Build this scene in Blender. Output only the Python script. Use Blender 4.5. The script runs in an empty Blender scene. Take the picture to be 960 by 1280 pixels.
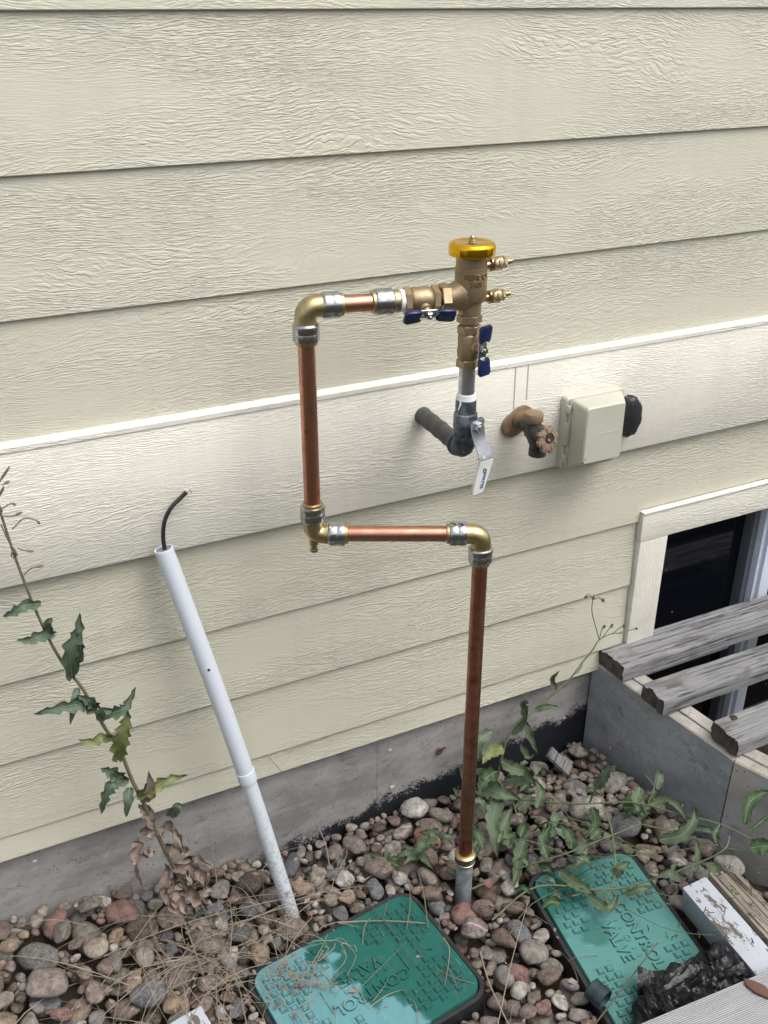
import bpy, bmesh, math, random
import numpy as np
from mathutils import Vector, Matrix, noise
random.seed(7); RS = np.random.RandomState(11)
R = math.radians
S = bpy.context.scene
COL = S.collection

# ------------------------------------------------------------------ camera
CAM = Vector((0, -1.5, 1.6)); FPX = 1242.0; PITCH = 0.4758; YAW = 0.4551
cp, sp, cy_, sy_ = math.cos(PITCH), math.sin(PITCH), math.cos(YAW), math.sin(YAW)
CF = Vector((sy_*cp, cy_*cp, -sp)); CR = Vector((cy_, -sy_, 0)); CU = CR.cross(CF)
cam = bpy.data.cameras.new('camera'); camo = bpy.data.objects.new('camera', cam); COL.objects.link(camo)
camo.matrix_world = Matrix.Translation(CAM) @ Matrix((CR, CU, -CF)).transposed().to_4x4()
cam.sensor_fit = 'HORIZONTAL'; cam.sensor_width = 36; cam.lens = 36*FPX/960
cam.clip_start = 0.02; cam.clip_end = 300
S.camera = camo
# ------------------------------------------------------------------ light
SUN_EL, SUN_AZ = 60, 148      # degrees; azimuth measured clockwise from +y (the wall faces -y)
W = bpy.data.worlds.new("World"); S.world = W; W.use_nodes = True
nt = W.node_tree; bgn = nt.nodes['Background']
sky = nt.nodes.new('ShaderNodeTexSky'); sky.sky_type = 'NISHITA'; sky.sun_disc = False
sky.sun_elevation = R(SUN_EL); sky.sun_rotation = R(SUN_AZ); sky.dust_density = 4; sky.air_density = 1.0; sky.ozone_density = 1
hs = nt.nodes.new('ShaderNodeHueSaturation'); hs.inputs['Saturation'].default_value = 0.40
nt.links.new(sky.outputs[0], hs.inputs['Color']); nt.links.new(hs.outputs[0], bgn.inputs[0]); bgn.inputs[1].default_value = 0.14
sun = bpy.data.lights.new('sun', 'SUN'); sun.energy = 0.55; sun.angle = R(55); sun.color = (1, .96, .9)
suno = bpy.data.objects.new('sun', sun); COL.objects.link(suno)
sd = Vector((math.sin(R(SUN_AZ))*math.cos(R(SUN_EL)), math.cos(R(SUN_AZ))*math.cos(R(SUN_EL)), math.sin(R(SUN_EL))))
suno.rotation_euler = sd.to_track_quat('Z', 'Y').to_euler(); suno.location = (0, -3, 6)
S.view_settings.view_transform = 'Standard'; S.view_settings.look = 'None'
S.view_settings.exposure = 1.02; S.view_settings.gamma = 1
try: S.cycles.use_denoising = True
except Exception: pass
S.cycles.max_bounces = 6; S.cycles.diffuse_bounces = 3; S.cycles.glossy_bounces = 4

# ------------------------------------------------------------------ helpers
def at(px, py, axis, val):
    """world point seen at photo pixel (px,py) on the plane axis=val"""
    d = CF + CR*((px-480)/FPX) - CU*((py-640)/FPX)
    t = (val-CAM[axis])/d[axis]
    return CAM + d*t
def V(*a): return Vector(a)
def frame(d, up=None):
    d = Vector(d).normalized()
    u = Vector(up) if up is not None else (V(0, 0, 1) if abs(d.z) < .95 else V(0, 1, 0))
    a = u.cross(d).normalized(); b = d.cross(a)
    return d, a, b
class MB:
    def __init__(s): s.bm = bmesh.new(); s.mi = 0
    def quad(s, vs, mi=None):
        try:
            f = s.bm.faces.new(vs); f.material_index = s.mi if mi is None else mi; return f
        except ValueError: return None
    def ring(s, c, a, b, r, n, ph=0, r2=None):
        r2 = r if r2 is None else r2
        return [s.bm.verts.new(c + a*(r*math.cos(2*math.pi*i/n+ph)) + b*(r2*math.sin(2*math.pi*i/n+ph))) for i in range(n)]
    def skin(s, rings, cap=True, mi=None):
        for A, B in zip(rings, rings[1:]):
            n = len(A)
            for i in range(n): s.quad((A[i], A[(i+1) % n], B[(i+1) % n], B[i]), mi)
        if cap: s.quad(list(reversed(rings[0])), mi); s.quad(rings[-1], mi)
    def lathe(s, o, d, prof, n=24, ph=0, mi=None, cap=True, up=None):
        o = Vector(o); d, a, b = frame(d, up)
        s.skin([s.ring(o+d*t, a, b, max(r, 1e-5), n, ph) for t, r in prof], cap, mi)
    def cyl(s, p0, p1, r, r1=None, n=20, mi=None, ph=0):
        p0 = Vector(p0); p1 = Vector(p1); L = (p1-p0).length
        s.lathe(p0, p1-p0, [(0, r), (L, r if r1 is None else r1)], n, ph, mi)
    def hexa(s, p0, p1, r, mi=None, ph=0.2, n=6):
        p0 = Vector(p0); p1 = Vector(p1); L = (p1-p0).length; c = min(.0012, L*.2)
        s.lathe(p0, p1-p0, [(0, r*.9), (c, r), (L-c, r), (L, r*.9)], n, ph, mi)
    def tube(s, pts, rad, n=8, mi=None):
        pts = [Vector(p) for p in pts]; rings = []; a = None
        for i, p in enumerate(pts):
            d = (pts[min(i+1, len(pts)-1)] - pts[max(i-1, 0)])
            if d.length < 1e-9: d = V(0, 0, 1)
            d.normalize()
            if a is None: _, a, b = frame(d)
            else:
                a = (a - d*a.dot(d)).normalized(); b = d.cross(a)
            r = rad[i] if hasattr(rad, '__len__') else rad
            rings.append(s.ring(p, a, b, r, n))
        s.skin(rings, True, mi)
    def box(s, c, h, M=None, bev=0, mi=None, seg=2):
        t = bmesh.new(); bmesh.ops.create_cube(t, size=2)
        for v in t.verts: v.co = Vector((v.co.x*h[0], v.co.y*h[1], v.co.z*h[2]))
        if bev: bmesh.ops.bevel(t, geom=list(t.edges), offset=bev, segments=seg, affect='EDGES', profile=.6)
        M = M or Matrix()
        mp = {}
        for v in t.verts: mp[v] = s.bm.verts.new((M @ v.co)+Vector(c))
        for f in t.faces: s.quad([mp[v] for v in f.verts], mi)
        t.free()
    def prism(s, poly, z0, z1, M=None, mi=None, bev=0):
        """poly: list of (x,y) ccw; extruded in z; M maps to world"""
        M = M or Matrix(); t = bmesh.new()
        A = [t.verts.new((x, y, z0)) for x, y in poly]; B = [t.verts.new((x, y, z1)) for x, y in poly]
        n = len(poly)
        for i in range(n): t.faces.new((A[i], A[(i+1) % n], B[(i+1) % n], B[i]))
        t.faces.new(list(reversed(A))); t.faces.new(B)
        if bev: bmesh.ops.bevel(t, geom=[e for e in t.edges if abs(e.verts[0].co.z-e.verts[1].co.z) < 1e-9], offset=bev, segments=2, affect='EDGES', profile=.5)
        mp = {}
        for v in t.verts: mp[v] = s.bm.verts.new(M @ v.co)
        for f in t.faces: s.quad([mp[v] for v in f.verts], mi)
        t.free()
    def build(s, name, mats, parent=None, sharp=35, flat=False, origin=None):
        me = bpy.data.meshes.new(name)
        s.bm.normal_update()
        bmesh.ops.recalc_face_normals(s.bm, faces=list(s.bm.faces))
        for f in s.bm.faces: f.smooth = not flat
        ca = math.radians(sharp)
        for e in s.bm.edges:
            if len(e.link_faces) == 2 and e.calc_face_angle(0) > ca: e.smooth = False
        if origin is not None:
            for v in s.bm.verts: v.co -= Vector(origin)
        s.bm.to_mesh(me); s.bm.free()
        for m in (mats if isinstance(mats, (list, tuple)) else [mats]): me.materials.append(m)
        o = bpy.data.objects.new(name, me); COL.objects.link(o)
        if origin is not None: o.location = origin
        if parent is not None:
            o.parent = parent
            if parent.type == 'EMPTY' or True:
                o.matrix_parent_inverse = Matrix.Translation(-abs_loc(parent))
        return o
LOC = {}
def abs_loc(o):
    l = Vector(o.location); p = o.parent
    if p is not None: l = l + abs_loc(p) + o.matrix_parent_inverse.translation
    return l
def tag(o, label=None, cat=None, group=None, kind=None):
    for k, v in (('label', label), ('category', cat), ('group', group), ('kind', kind)):
        if v: o[k] = v
    return o
def thing(name, loc, label, cat, group=None):
    o = bpy.data.objects.new(name, None); COL.objects.link(o); o.location = loc; o.empty_display_size = .05
    return tag(o, label, cat, group)
def smooth(a, b, x):
    t = min(1, max(0, (x-a)/(b-a))); return t*t*(3-2*t)
def spline(pts, n=8):
    pts = [Vector(p) for p in pts]; P = [pts[0]*2-pts[1]] + pts + [pts[-1]*2-pts[-2]]; out = []
    for i in range(1, len(P)-2):
        for k in range(n):
            t = k/n
            out.append(0.5*((2*P[i]) + (P[i+1]-P[i-1])*t + (2*P[i-1]-5*P[i]+4*P[i+1]-P[i+2])*t*t + (3*P[i]-P[i-1]-3*P[i+1]+P[i+2])*t**3))
    out.append(pts[-1]); return out

# ------------------------------------------------------------------ materials
class NT:
    def __init__(s, name):
        s.m = bpy.data.materials.new(name); s.m.use_nodes = True; s.t = s.m.node_tree
        s.b = s.t.nodes['Principled BSDF']
    def n(s, typ, **kw):
        nd = s.t.nodes.new(typ)
        for k, v in kw.items():
            if k in nd.inputs.keys(): s.set(nd, k, v)
            else: setattr(nd, k, v)
        return nd
    def set(s, nd, k, v):
        if isinstance(v, bpy.types.NodeSocket): s.t.links.new(v, nd.inputs[k])
        else: nd.inputs[k].default_value = v
    def coord(s, kind='Object', scale=(1, 1, 1), off=None):
        tc = s.n('ShaderNodeTexCoord'); mp = s.n('ShaderNodeMapping'); mp.inputs['Scale'].default_value = scale
        s.t.links.new(tc.outputs[kind], mp.inputs['Vector'])
        if off is not None: s.t.links.new(off, mp.inputs['Location'])
        return mp.outputs[0]
    def noise(s, vec, scale, detail=3, rough=.5, dist=0, out=0):
        nd = s.n('ShaderNodeTexNoise'); s.t.links.new(vec, nd.inputs['Vector'])
        nd.inputs['Scale'].default_value = scale; nd.inputs['Detail'].default_value = detail
        nd.inputs['Roughness'].default_value = rough; nd.inputs['Distortion'].default_value = dist
        return nd.outputs[out]
    def ramp(s, fac, stops, interp='LINEAR'):
        nd = s.n('ShaderNodeValToRGB'); nd.color_ramp.interpolation = interp
        cr = nd.color_ramp
        while len(cr.elements) > 1: cr.elements.remove(cr.elements[0])
        cr.elements[0].position = stops[0][0]; cr.elements[0].color = col(stops[0][1])
        for p, c in stops[1:]:
            e = cr.elements.new(p); e.color = col(c)
        s.t.links.new(fac, nd.inputs[0]); return nd.outputs[0]
    def math(s, op, a, b=None, c=None, clamp=False):
        nd = s.n('ShaderNodeMath', operation=op, use_clamp=clamp)
        for i, v in enumerate((a, b, c)):
            if v is None: continue
            if isinstance(v, bpy.types.NodeSocket): s.t.links.new(v, nd.inputs[i])
            else: nd.inputs[i].default_value = v
        return nd.outputs[0]
    def mix(s, f, a, b, blend='MIX'):
        nd = s.n('ShaderNodeMix', data_type='RGBA', blend_type=blend)
        for k, v in ((0, f), (6, a), (7, b)):
            if isinstance(v, bpy.types.NodeSocket): s.t.links.new(v, nd.inputs[k])
            else: nd.inputs[k].default_value = v if k == 0 else col(v)
        return nd.outputs[2]
    def bump(s, h, dist=.001, strength=1, prev=None):
        nd = s.n('ShaderNodeBump'); nd.inputs['Distance'].default_value = dist; nd.inputs['Strength'].default_value = strength
        s.t.links.new(h, nd.inputs['Height'])
        if prev is not None: s.t.links.new(prev, nd.inputs['Normal'])
        return nd.outputs[0]
    def out(s, color=None, rough=None, metal=None, normal=None, spec=None):
        for k, v in (('Base Color', color), ('Roughness', rough), ('Metallic', metal), ('Normal', normal), ('Specular IOR Level', spec)):
            if v is None: continue
            if isinstance(v, bpy.types.NodeSocket): s.t.links.new(v, s.b.inputs[k])
            else: s.b.inputs[k].default_value = col(v) if k == 'Base Color' else v
        return s.m
def col(c):
    if isinstance(c, (int, float)): return (c, c, c, 1)
    return tuple(c)+(1,) if len(c) == 3 else tuple(c)

def mat_siding(name, base, base2, grain=1.0, vertical=False):
    n = NT(name)
    rnd = n.n('ShaderNodeObjectInfo').outputs['Random']
    offv = n.n('ShaderNodeCombineXYZ'); n.set(offv, 'X', n.math('MULTIPLY', rnd, 37.0)); n.set(offv, 'Z', n.math('MULTIPLY', rnd, 91.0))
    tc = n.n('ShaderNodeTexCoord').outputs['Object']
    add = n.n('ShaderNodeVectorMath', operation='ADD'); n.t.links.new(tc, add.inputs[0]); n.t.links.new(offv.outputs[0], add.inputs[1])
    sep = n.n('ShaderNodeSeparateXYZ'); n.t.links.new(add.outputs[0], sep.inputs[0])
    X, Z = (sep.outputs['Z'], sep.outputs['X']) if vertical else (sep.outputs['X'], sep.outputs['Z'])
    def vec(x, z):
        c = n.n('ShaderNodeCombineXYZ'); n.set(c, 'X', x); n.set(c, 'Y', z); return c.outputs[0]
    # slow flowing warp of the grain direction
    w1 = n.noise(vec(n.math('MULTIPLY', X, 1.6), n.math('MULTIPLY', Z, 5.0)), 1, 2, .5)
    w2 = n.noise(vec(n.math('MULTIPLY', X, 9.0), n.math('MULTIPLY', Z, 14.0)), 1, 2, .5)
    zz = n.math('ADD', Z, n.math('ADD', n.math('MULTIPLY', w1, .14), n.math('MULTIPLY', w2, .012)))
    w3 = n.noise(vec(n.math('MULTIPLY', X, 70.0), n.math('MULTIPLY', zz, 90.0)), 1, 2, .6)
    zz = n.math('ADD', zz, n.math('MULTIPLY', w3, .0040))
    g1 = n.noise(vec(n.math('MULTIPLY', X, 24.0), n.math('MULTIPLY', zz, 225.0)), 1, 2, .55)
    g2 = n.noise(vec(n.math('MULTIPLY', X, 70.0), n.math('MULTIPLY', zz, 480.0)), 1, 2, .6)
    # turn g1 into raised cords with sharp troughs
    r1 = n.math('ABSOLUTE', n.math('SUBTRACT', g1, .5)); r1 = n.math('MULTIPLY', n.math('MINIMUM', r1, .13), 7.7)
    msk = n.noise(vec(n.math('MULTIPLY', X, 2.6), n.math('MULTIPLY', Z, 9.0)), 1, 2, .5)
    msk = n.ramp(msk, [(.36, .12), (.60, 1.0)])
    h = n.math('ADD', n.math('MULTIPLY', r1, .75), n.math('MULTIPLY', g2, .55))
    h = n.math('MULTIPLY', h, msk)
    nrm = n.bump(h, .0012*grain, 1.0)
    d = n.noise(vec(n.math('MULTIPLY', X, 2.2), n.math('MULTIPLY', Z, 3.0)), 1, 4, .6)
    c = n.mix(d, base, base2)
    stk = n.noise(vec(n.math('MULTIPLY', X, 22.0), n.math('MULTIPLY', Z, 1.3)), 1, 4, .65)
    c = n.mix(n.math('MULTIPLY', n.ramp(stk, [(.48, 0), (.75, 1)]), .16), c, (.40, .39, .33))
    sp_ = n.noise(tc, 160, 2, .5); sp_ = n.ramp(sp_, [(.74, 0), (.80, 1)])
    c = n.mix(n.math('MULTIPLY', sp_, .25), c, (.22, .20, .15))
    gz = n.ramp(r1, [(0, 1), (.5, 0)])
    c = n.mix(n.math('MULTIPLY', gz, .10), c, (.26, .25, .19))
    return n.out(c, .55, 0, nrm, .35)
M = {}
M['siding'] = mat_siding('siding_paint', (.545, .53, .425), (.61, .595, .487))
M['white'] = mat_siding('white_trim_paint', (.73, .71, .62), (.80, .78, .695), .85)
M['white_v'] = mat_siding('white_casing_paint', (.72, .70, .615), (.79, .77, .69), .85, True)

def mat_metal(name, c1, c2, rough=.3, metal=1, nscale=60, bumpd=.0, r2=None, stain=None, stainc=None):
    n = NT(name); v = n.coord('Object'); a = n.noise(v, nscale, 4, .6)
    c = n.mix(n.ramp(a, [(.35, 0), (.65, 1)]), c1, c2)
    if stain is not None:
        st = n.noise(n.coord('Object', (1, 1, .5)), 28, 4, .65); st = n.ramp(st, [(stain, 0), (stain+.12, 1)])
        c = n.mix(st, c, stainc)
    rr = n.ramp(a, [(.3, rough), (.7, r2 if r2 else rough*1.35)])
    nr = n.bump(n.noise(v, 420, 3, .6), bumpd, 1) if bumpd else None
    return n.out(c, rr, metal, nr)
M['copper'] = mat_metal('copper', (.60, .31, .225), (.48, .225, .155), .27, 1, 45, .00012, .40, .57, (.27, .11, .075))
M['copper_dark'] = mat_metal('tarnished_copper', (.44, .20, .135), (.31, .135, .09), .30, 1, 35, .00012, .45, .55, (.22, .08, .05))
M['brass'] = mat_metal('brass', (.52, .43, .24), (.42, .34, .18), .34, 1, 70, .00015, .42)
M['steel'] = mat_metal('nickel_steel', (.50, .51, .53), (.36, .37, .39), .16, 1, 90, .0001, .3)
M['bronze'] = mat_metal('cast_bronze', (.40, .305, .19), (.31, .235, .145), .42, .85, 80, .00035, .55)
M['bronze_s'] = mat_metal('machined_bronze', (.48, .36, .22), (.40, .30, .18), .28, 1, 80, .0001, .4)
M['gold'] = mat_metal('gold_anodised_cap', (.85, .50, .03), (.80, .45, .02), .15, 1, 30, 0, .2)
M['galv'] = mat_metal('galvanised_steel', (.62, .65, .69), (.42, .44, .48), .25, .95, 60, .0002, .45)
M['iron'] = mat_metal('weathered_black_iron', (.030, .036, .042), (.09, .11, .13), .45, .3, 55, .0004, .65, .52, (.20, .24, .27))
M['taped'] = mat_metal('black_pipe_wrap', (.035, .035, .035), (.075, .075, .072), .5, 0, 70, .0003, .7)
def plain(name, c, rough=.5, metal=0, spec=.5, bumpd=0, bs=300, c2=None, ns=30):
    n = NT(name); v = n.coord('Object')
    cc = n.mix(n.ramp(n.noise(v, ns, 4, .6), [(.35, 0), (.68, 1)]), c, c2) if c2 else c
    nr = n.bump(n.noise(v, bs, 3, .55), bumpd, 1) if bumpd else None
    return n.out(cc, rough, metal, nr, spec)
M['tape'] = plain('thread_seal_tape', (.78, .79, .80), .5, bumpd=.0004, bs=500)
M['blue'] = plain('blue_vinyl', (.005, .012, .060), .3, spec=.5, bumpd=.0001, c2=(.009, .020, .08))
M['slotdark'] = plain('dark_slot', (.03, .02, .012), .6)
M['lever_grip'] = plain('pale_vinyl_grip', (.50, .51, .49), .4, c2=(.42, .43, .41))
M['print_blue'] = plain('blue_print', (.03, .10, .25), .5)
M['pvc'] = plain('grey_white_pvc', (.55, .60, .66), .32, c2=(.61, .66, .71), ns=6, bumpd=.00006, bs=90)
n = NT('mud_splashed_pvc'); v = n.coord('Object'); sx = n.n('ShaderNodeSeparateXYZ'); n.t.links.new(v, sx.inputs[0])
hgt = n.math('SUBTRACT', .30, sx.outputs['Z']); spl = n.math('MULTIPLY', n.ramp(hgt, [(0.0, 0), (.28, 1)]), n.ramp(n.noise(v, 120, 4, .7), [(.50, 0), (.60, 1)]))
scr = n.ramp(n.noise(n.coord('Object', (130, 130, 7)), 1, 3, .7), [(.64, 0), (.72, .3)])
cc = n.mix(n.noise(v, 6, 4), (.55, .60, .66), (.61, .66, .71)); cc = n.mix(scr, cc, (.36, .37, .37)); cc = n.mix(n.math('MULTIPLY', spl, .75), cc, (.24, .20, .16))
M['pvc'] = n.out(cc, .38, 0, n.bump(n.noise(v, 90, 3), .00008, 1), .45)
M['pvc_in'] = plain('pvc_inside', (.20, .21, .23), .5)
M['black'] = plain('black_plastic', (.012, .013, .015), .4, c2=(.03, .03, .032), bumpd=.0002)
M['wire_white'] = plain('stripped_wire', (.6, .58, .52), .4)
M['box'] = plain('grey_cover_plastic', (.50, .50, .42), .42, c2=(.47, .47, .39), ns=14, bumpd=.00015, bs=700)
M['bibb_brown'] = plain('brown_bibb_plastic', (.215, .145, .085), .5, c2=(.18, .12, .065), bumpd=.0002)
M['bibb_red'] = plain('faded_handle_plastic', (.23, .155, .105), .6, c2=(.17, .115, .075), bumpd=.0003)
M['bibb_dark'] = plain('dark_bibb_metal', (.035, .04, .042), .5, metal=.2, c2=(.07, .07, .065), bumpd=.0003)
M['mark'] = plain('old_caulk', (.42, .41, .37), .7)
M['vinyl'] = plain('white_vinyl_frame', (.62, .68, .78), .35)
M['glass'] = plain('dark_window_glass', (.004, .005, .007), .04, spec=.4)
n = NT('dusty_dark_glass'); v = n.coord('Object'); vo = n.n('ShaderNodeTexVoronoi', Scale=26.0); n.t.links.new(v, vo.inputs['Vector'])
dots = n.ramp(vo.outputs['Distance'], [(.035, 1), (.07, 0)])
sel = n.ramp(n.noise(v, 7, 2), [(.5, 0), (.56, 1)])
M['glass'] = n.out(n.mix(n.math('MULTIPLY', dots, sel), (.004, .005, .008), (.22, .24, .26)), .05, 0, None, .35)
M['sashdark'] = plain('dark_grey_sash', (.10, .11, .13), .4)  # sash strip by the mullion, darker grey than the frame

# concrete
def mat_concrete(name, a, b, pits=True, tar=False, warm=None):
    n = NT(name); v = n.coord('Object')
    c = n.mix(n.ramp(n.noise(v, 7, 6, .65), [(.3, 0), (.7, 1)]), a, b)
    big = n.ramp(n.noise(n.coord('Object', (1, 1, 2.2)), 3.2, 5, .7), [(.42, 0), (.62, 1)])
    c = n.mix(n.math('MULTIPLY', big, .75), c, tuple(x*.55 for x in a))
    fl = n.ramp(n.noise(n.coord('Object', (1, 1, 1.6)), 26, 6, .8, .8), [(.54, 0), (.66, 1)]); c = n.mix(n.math('MULTIPLY', fl, .7), c, tuple(x*.42 for x in a))
    lt = n.ramp(n.noise(n.coord('Object', (1, 1, 1.6)), 15, 5, .75, .6), [(.58, 0), (.72, 1)]); c = n.mix(n.math('MULTIPLY', lt, .4), c, tuple(min(.6, x*1.5) for x in b))
    if warm: c = n.mix(n.ramp(n.noise(v, 4, 4, .7), [(.45, 0), (.65, .7)]), c, warm)
    spk = n.ramp(n.noise(v, 210, 2, .5), [(.62, 0), (.70, 1)])
    c = n.mix(n.math('MULTIPLY', spk, .35), c, tuple(x*.45 for x in a))
    vor = n.n('ShaderNodeTexVoronoi', Scale=75.0); n.t.links.new(v, vor.inputs['Vector'])
    pit = n.ramp(vor.outputs['Distance'], [(.09, 1), (.17, 0)])
    psel = n.ramp(n.noise(v, 19, 2), [(.50, 0), (.58, 1)])
    pit = n.math('MULTIPLY', pit, psel)
    if pits: c = n.mix(n.math('MULTIPLY', pit, .7), c, (.03, .03, .035))
    h = n.math('SUBTRACT', n.math('MULTIPLY', n.noise(v, 90, 5, .65), .6), n.math('MULTIPLY', pit, .8))
    if tar:
        sep = n.n('ShaderNodeSeparateXYZ'); n.t.links.new(v, sep.inputs[0])
        # damp-proofing coat: jagged top edge climbing to the right, absent at the left end
        edge = n.math('ADD', n.math('MULTIPLY', sep.outputs['X'], .145), -.145)
        nz = n.math('ADD', n.math('MULTIPLY', n.noise(v, 16, 5, .75), .10), n.math('MULTIPLY', n.noise(v, 190, 3, .8), .09))
        d = n.math('SUBTRACT', n.math('ADD', edge, nz), sep.outputs['Z'])
        m = n.ramp(n.math('ADD', n.math('MULTIPLY', d, 9), 0.0), [(.40, 0), (.52, 1)])
        lx = n.ramp(n.math('ADD', sep.outputs['X'], n.math('MULTIPLY', n.noise(v, 8, 3), .2)), [(.45, 0), (.62, 1)])
        c = n.mix(n.math('MULTIPLY', m, lx), c, (.010, .012, .018))
    return n.out(c, .85, 0, n.bump(h, .0012, .8), .3)
M['foundation'] = mat_concrete('foundation_concrete', (.275, .27, .265), (.35, .34, .33), True, True)
M['well'] = mat_concrete('precast_concrete', (.31, .325, .345), (.37, .39, .405))
M['well2'] = mat_concrete('stained_precast_concrete', (.38, .395, .415), (.45, .46, .47), warm=(.38, .34, .28))
M['welltop'] = mat_concrete('worn_concrete_rim', (.36, .34, .31), (.43, .40, .36), warm=(.36, .31, .24))

# weathered wood
def mat_wood(name, a, b, dark, sc=1, along='X', streak=1.0):
    n = NT(name)
    rnd = n.n('ShaderNodeObjectInfo').outputs['Random']
    offv = n.n('ShaderNodeCombineXYZ'); n.set(offv, 'X', n.math('MULTIPLY', rnd, 31.0))
    sca = (3.0*sc, 210*sc, 120*sc) if along == 'X' else (210*sc, 3.0*sc, 120*sc)
    v = n.coord('Object', sca, offv.outputs[0])
    g = n.noise(v, 1, 8, .78, .15); g2 = n.noise(v, 2.3, 6, .75, .1)
    v2 = n.coord('Object', (1, 1, 1), offv.outputs[0])
    c = n.mix(n.ramp(g, [(.3, 0), (.7, 1)]), a, b)
    crack = n.ramp(g, [(.39, 1), (.46, 0)])
    bl = n.ramp(n.noise(v2, 9, 3, .6), [(.42, 0), (.6, 1)])
    crack = n.math('MULTIPLY', crack, bl)
    c = n.mix(n.math('MULTIPLY', crack, .9*streak), c, dark)
    st = n.ramp(n.noise(n.coord('Object', (5, 14, 14), offv.outputs[0]), 1.6, 4, .6), [(.55, 0), (.63, 1)])
    c = n.mix(n.math('MULTIPLY', st, .55*streak), c, (.10, .085, .075))
    c = n.mix(n.math('MULTIPLY', n.ramp(g2, [(.35, 1), (.5, 0)]), .35), c, dark)
    h = n.math('SUBTRACT', n.math('ADD', n.math('MULTIPLY', g, .8), n.math('MULTIPLY', g2, .4)), n.math('MULTIPLY', crack, .9))
    return n.out(c, .85, 0, n.bump(h, .0035, 1), .2)
M['wood'] = mat_wood('weathered_grey_wood', (.18, .18, .185), (.33, .33, .335), (.018, .016, .015))
M['wood_end'] = plain('rotten_end_grain', (.045, .038, .034), .9, bumpd=.002, bs=160, c2=(.12, .10, .085), ns=60)
n = NT('grooved_grey_board'); v = n.coord('Object')
w = n.n('ShaderNodeTexWave', wave_type='BANDS', bands_direction='Y', Scale=95.0, Distortion=1.2, Detail=2.0); n.set(w, 'Detail Scale', .6); n.t.links.new(v, w.inputs['Vector'])
cc = n.mix(n.ramp(n.noise(n.coord('Object', (4, 90, 90)), 2, 4, .6), [(.3, 0), (.7, 1)]), (.33, .33, .345), (.44, .44, .45))
cc = n.mix(n.math('MULTIPLY', n.ramp(w.outputs['Fac'], [(.1, 1), (.4, 0)]), .35), cc, (.10, .10, .11))
M['greyboard'] = n.out(cc, .8, 0, n.bump(w.outputs['Fac'], .0015, .8), .2)
# flaking white paint on lumber
def mat_flake(name, paint, under, thr=.56):
    n = NT(name); v = n.coord('Object')
    m = n.ramp(n.noise(n.coord('Object', (1, .35, 1)), 42, 5, .7), [(thr, 0), (thr+.04, 1)])
    d = n.mix(n.noise(v, 12, 4, .6), paint, tuple(x*.82 for x in paint))
    g = n.noise(n.coord('Object', (60, 4, 60)), 3, 3)
    u = n.mix(g, under, tuple(x*.5 for x in under))
    return n.out(n.mix(m, d, u), .6, 0, n.bump(n.math('SUBTRACT', n.math('MULTIPLY', g, .2), m), .0009, .8), .3)
M['flake'] = mat_flake('flaking_white_paint', (.45, .48, .53), (.17, .145, .115), .55)
M['flake_side'] = mat_flake('shabby_grey_paint', (.30, .33, .37), (.20, .19, .18), .66)
M['lath'] = mat_wood('raw_wood_strip', (.25, .22, .18), (.34, .30, .245), (.05, .04, .03), 1, 'Y')

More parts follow.
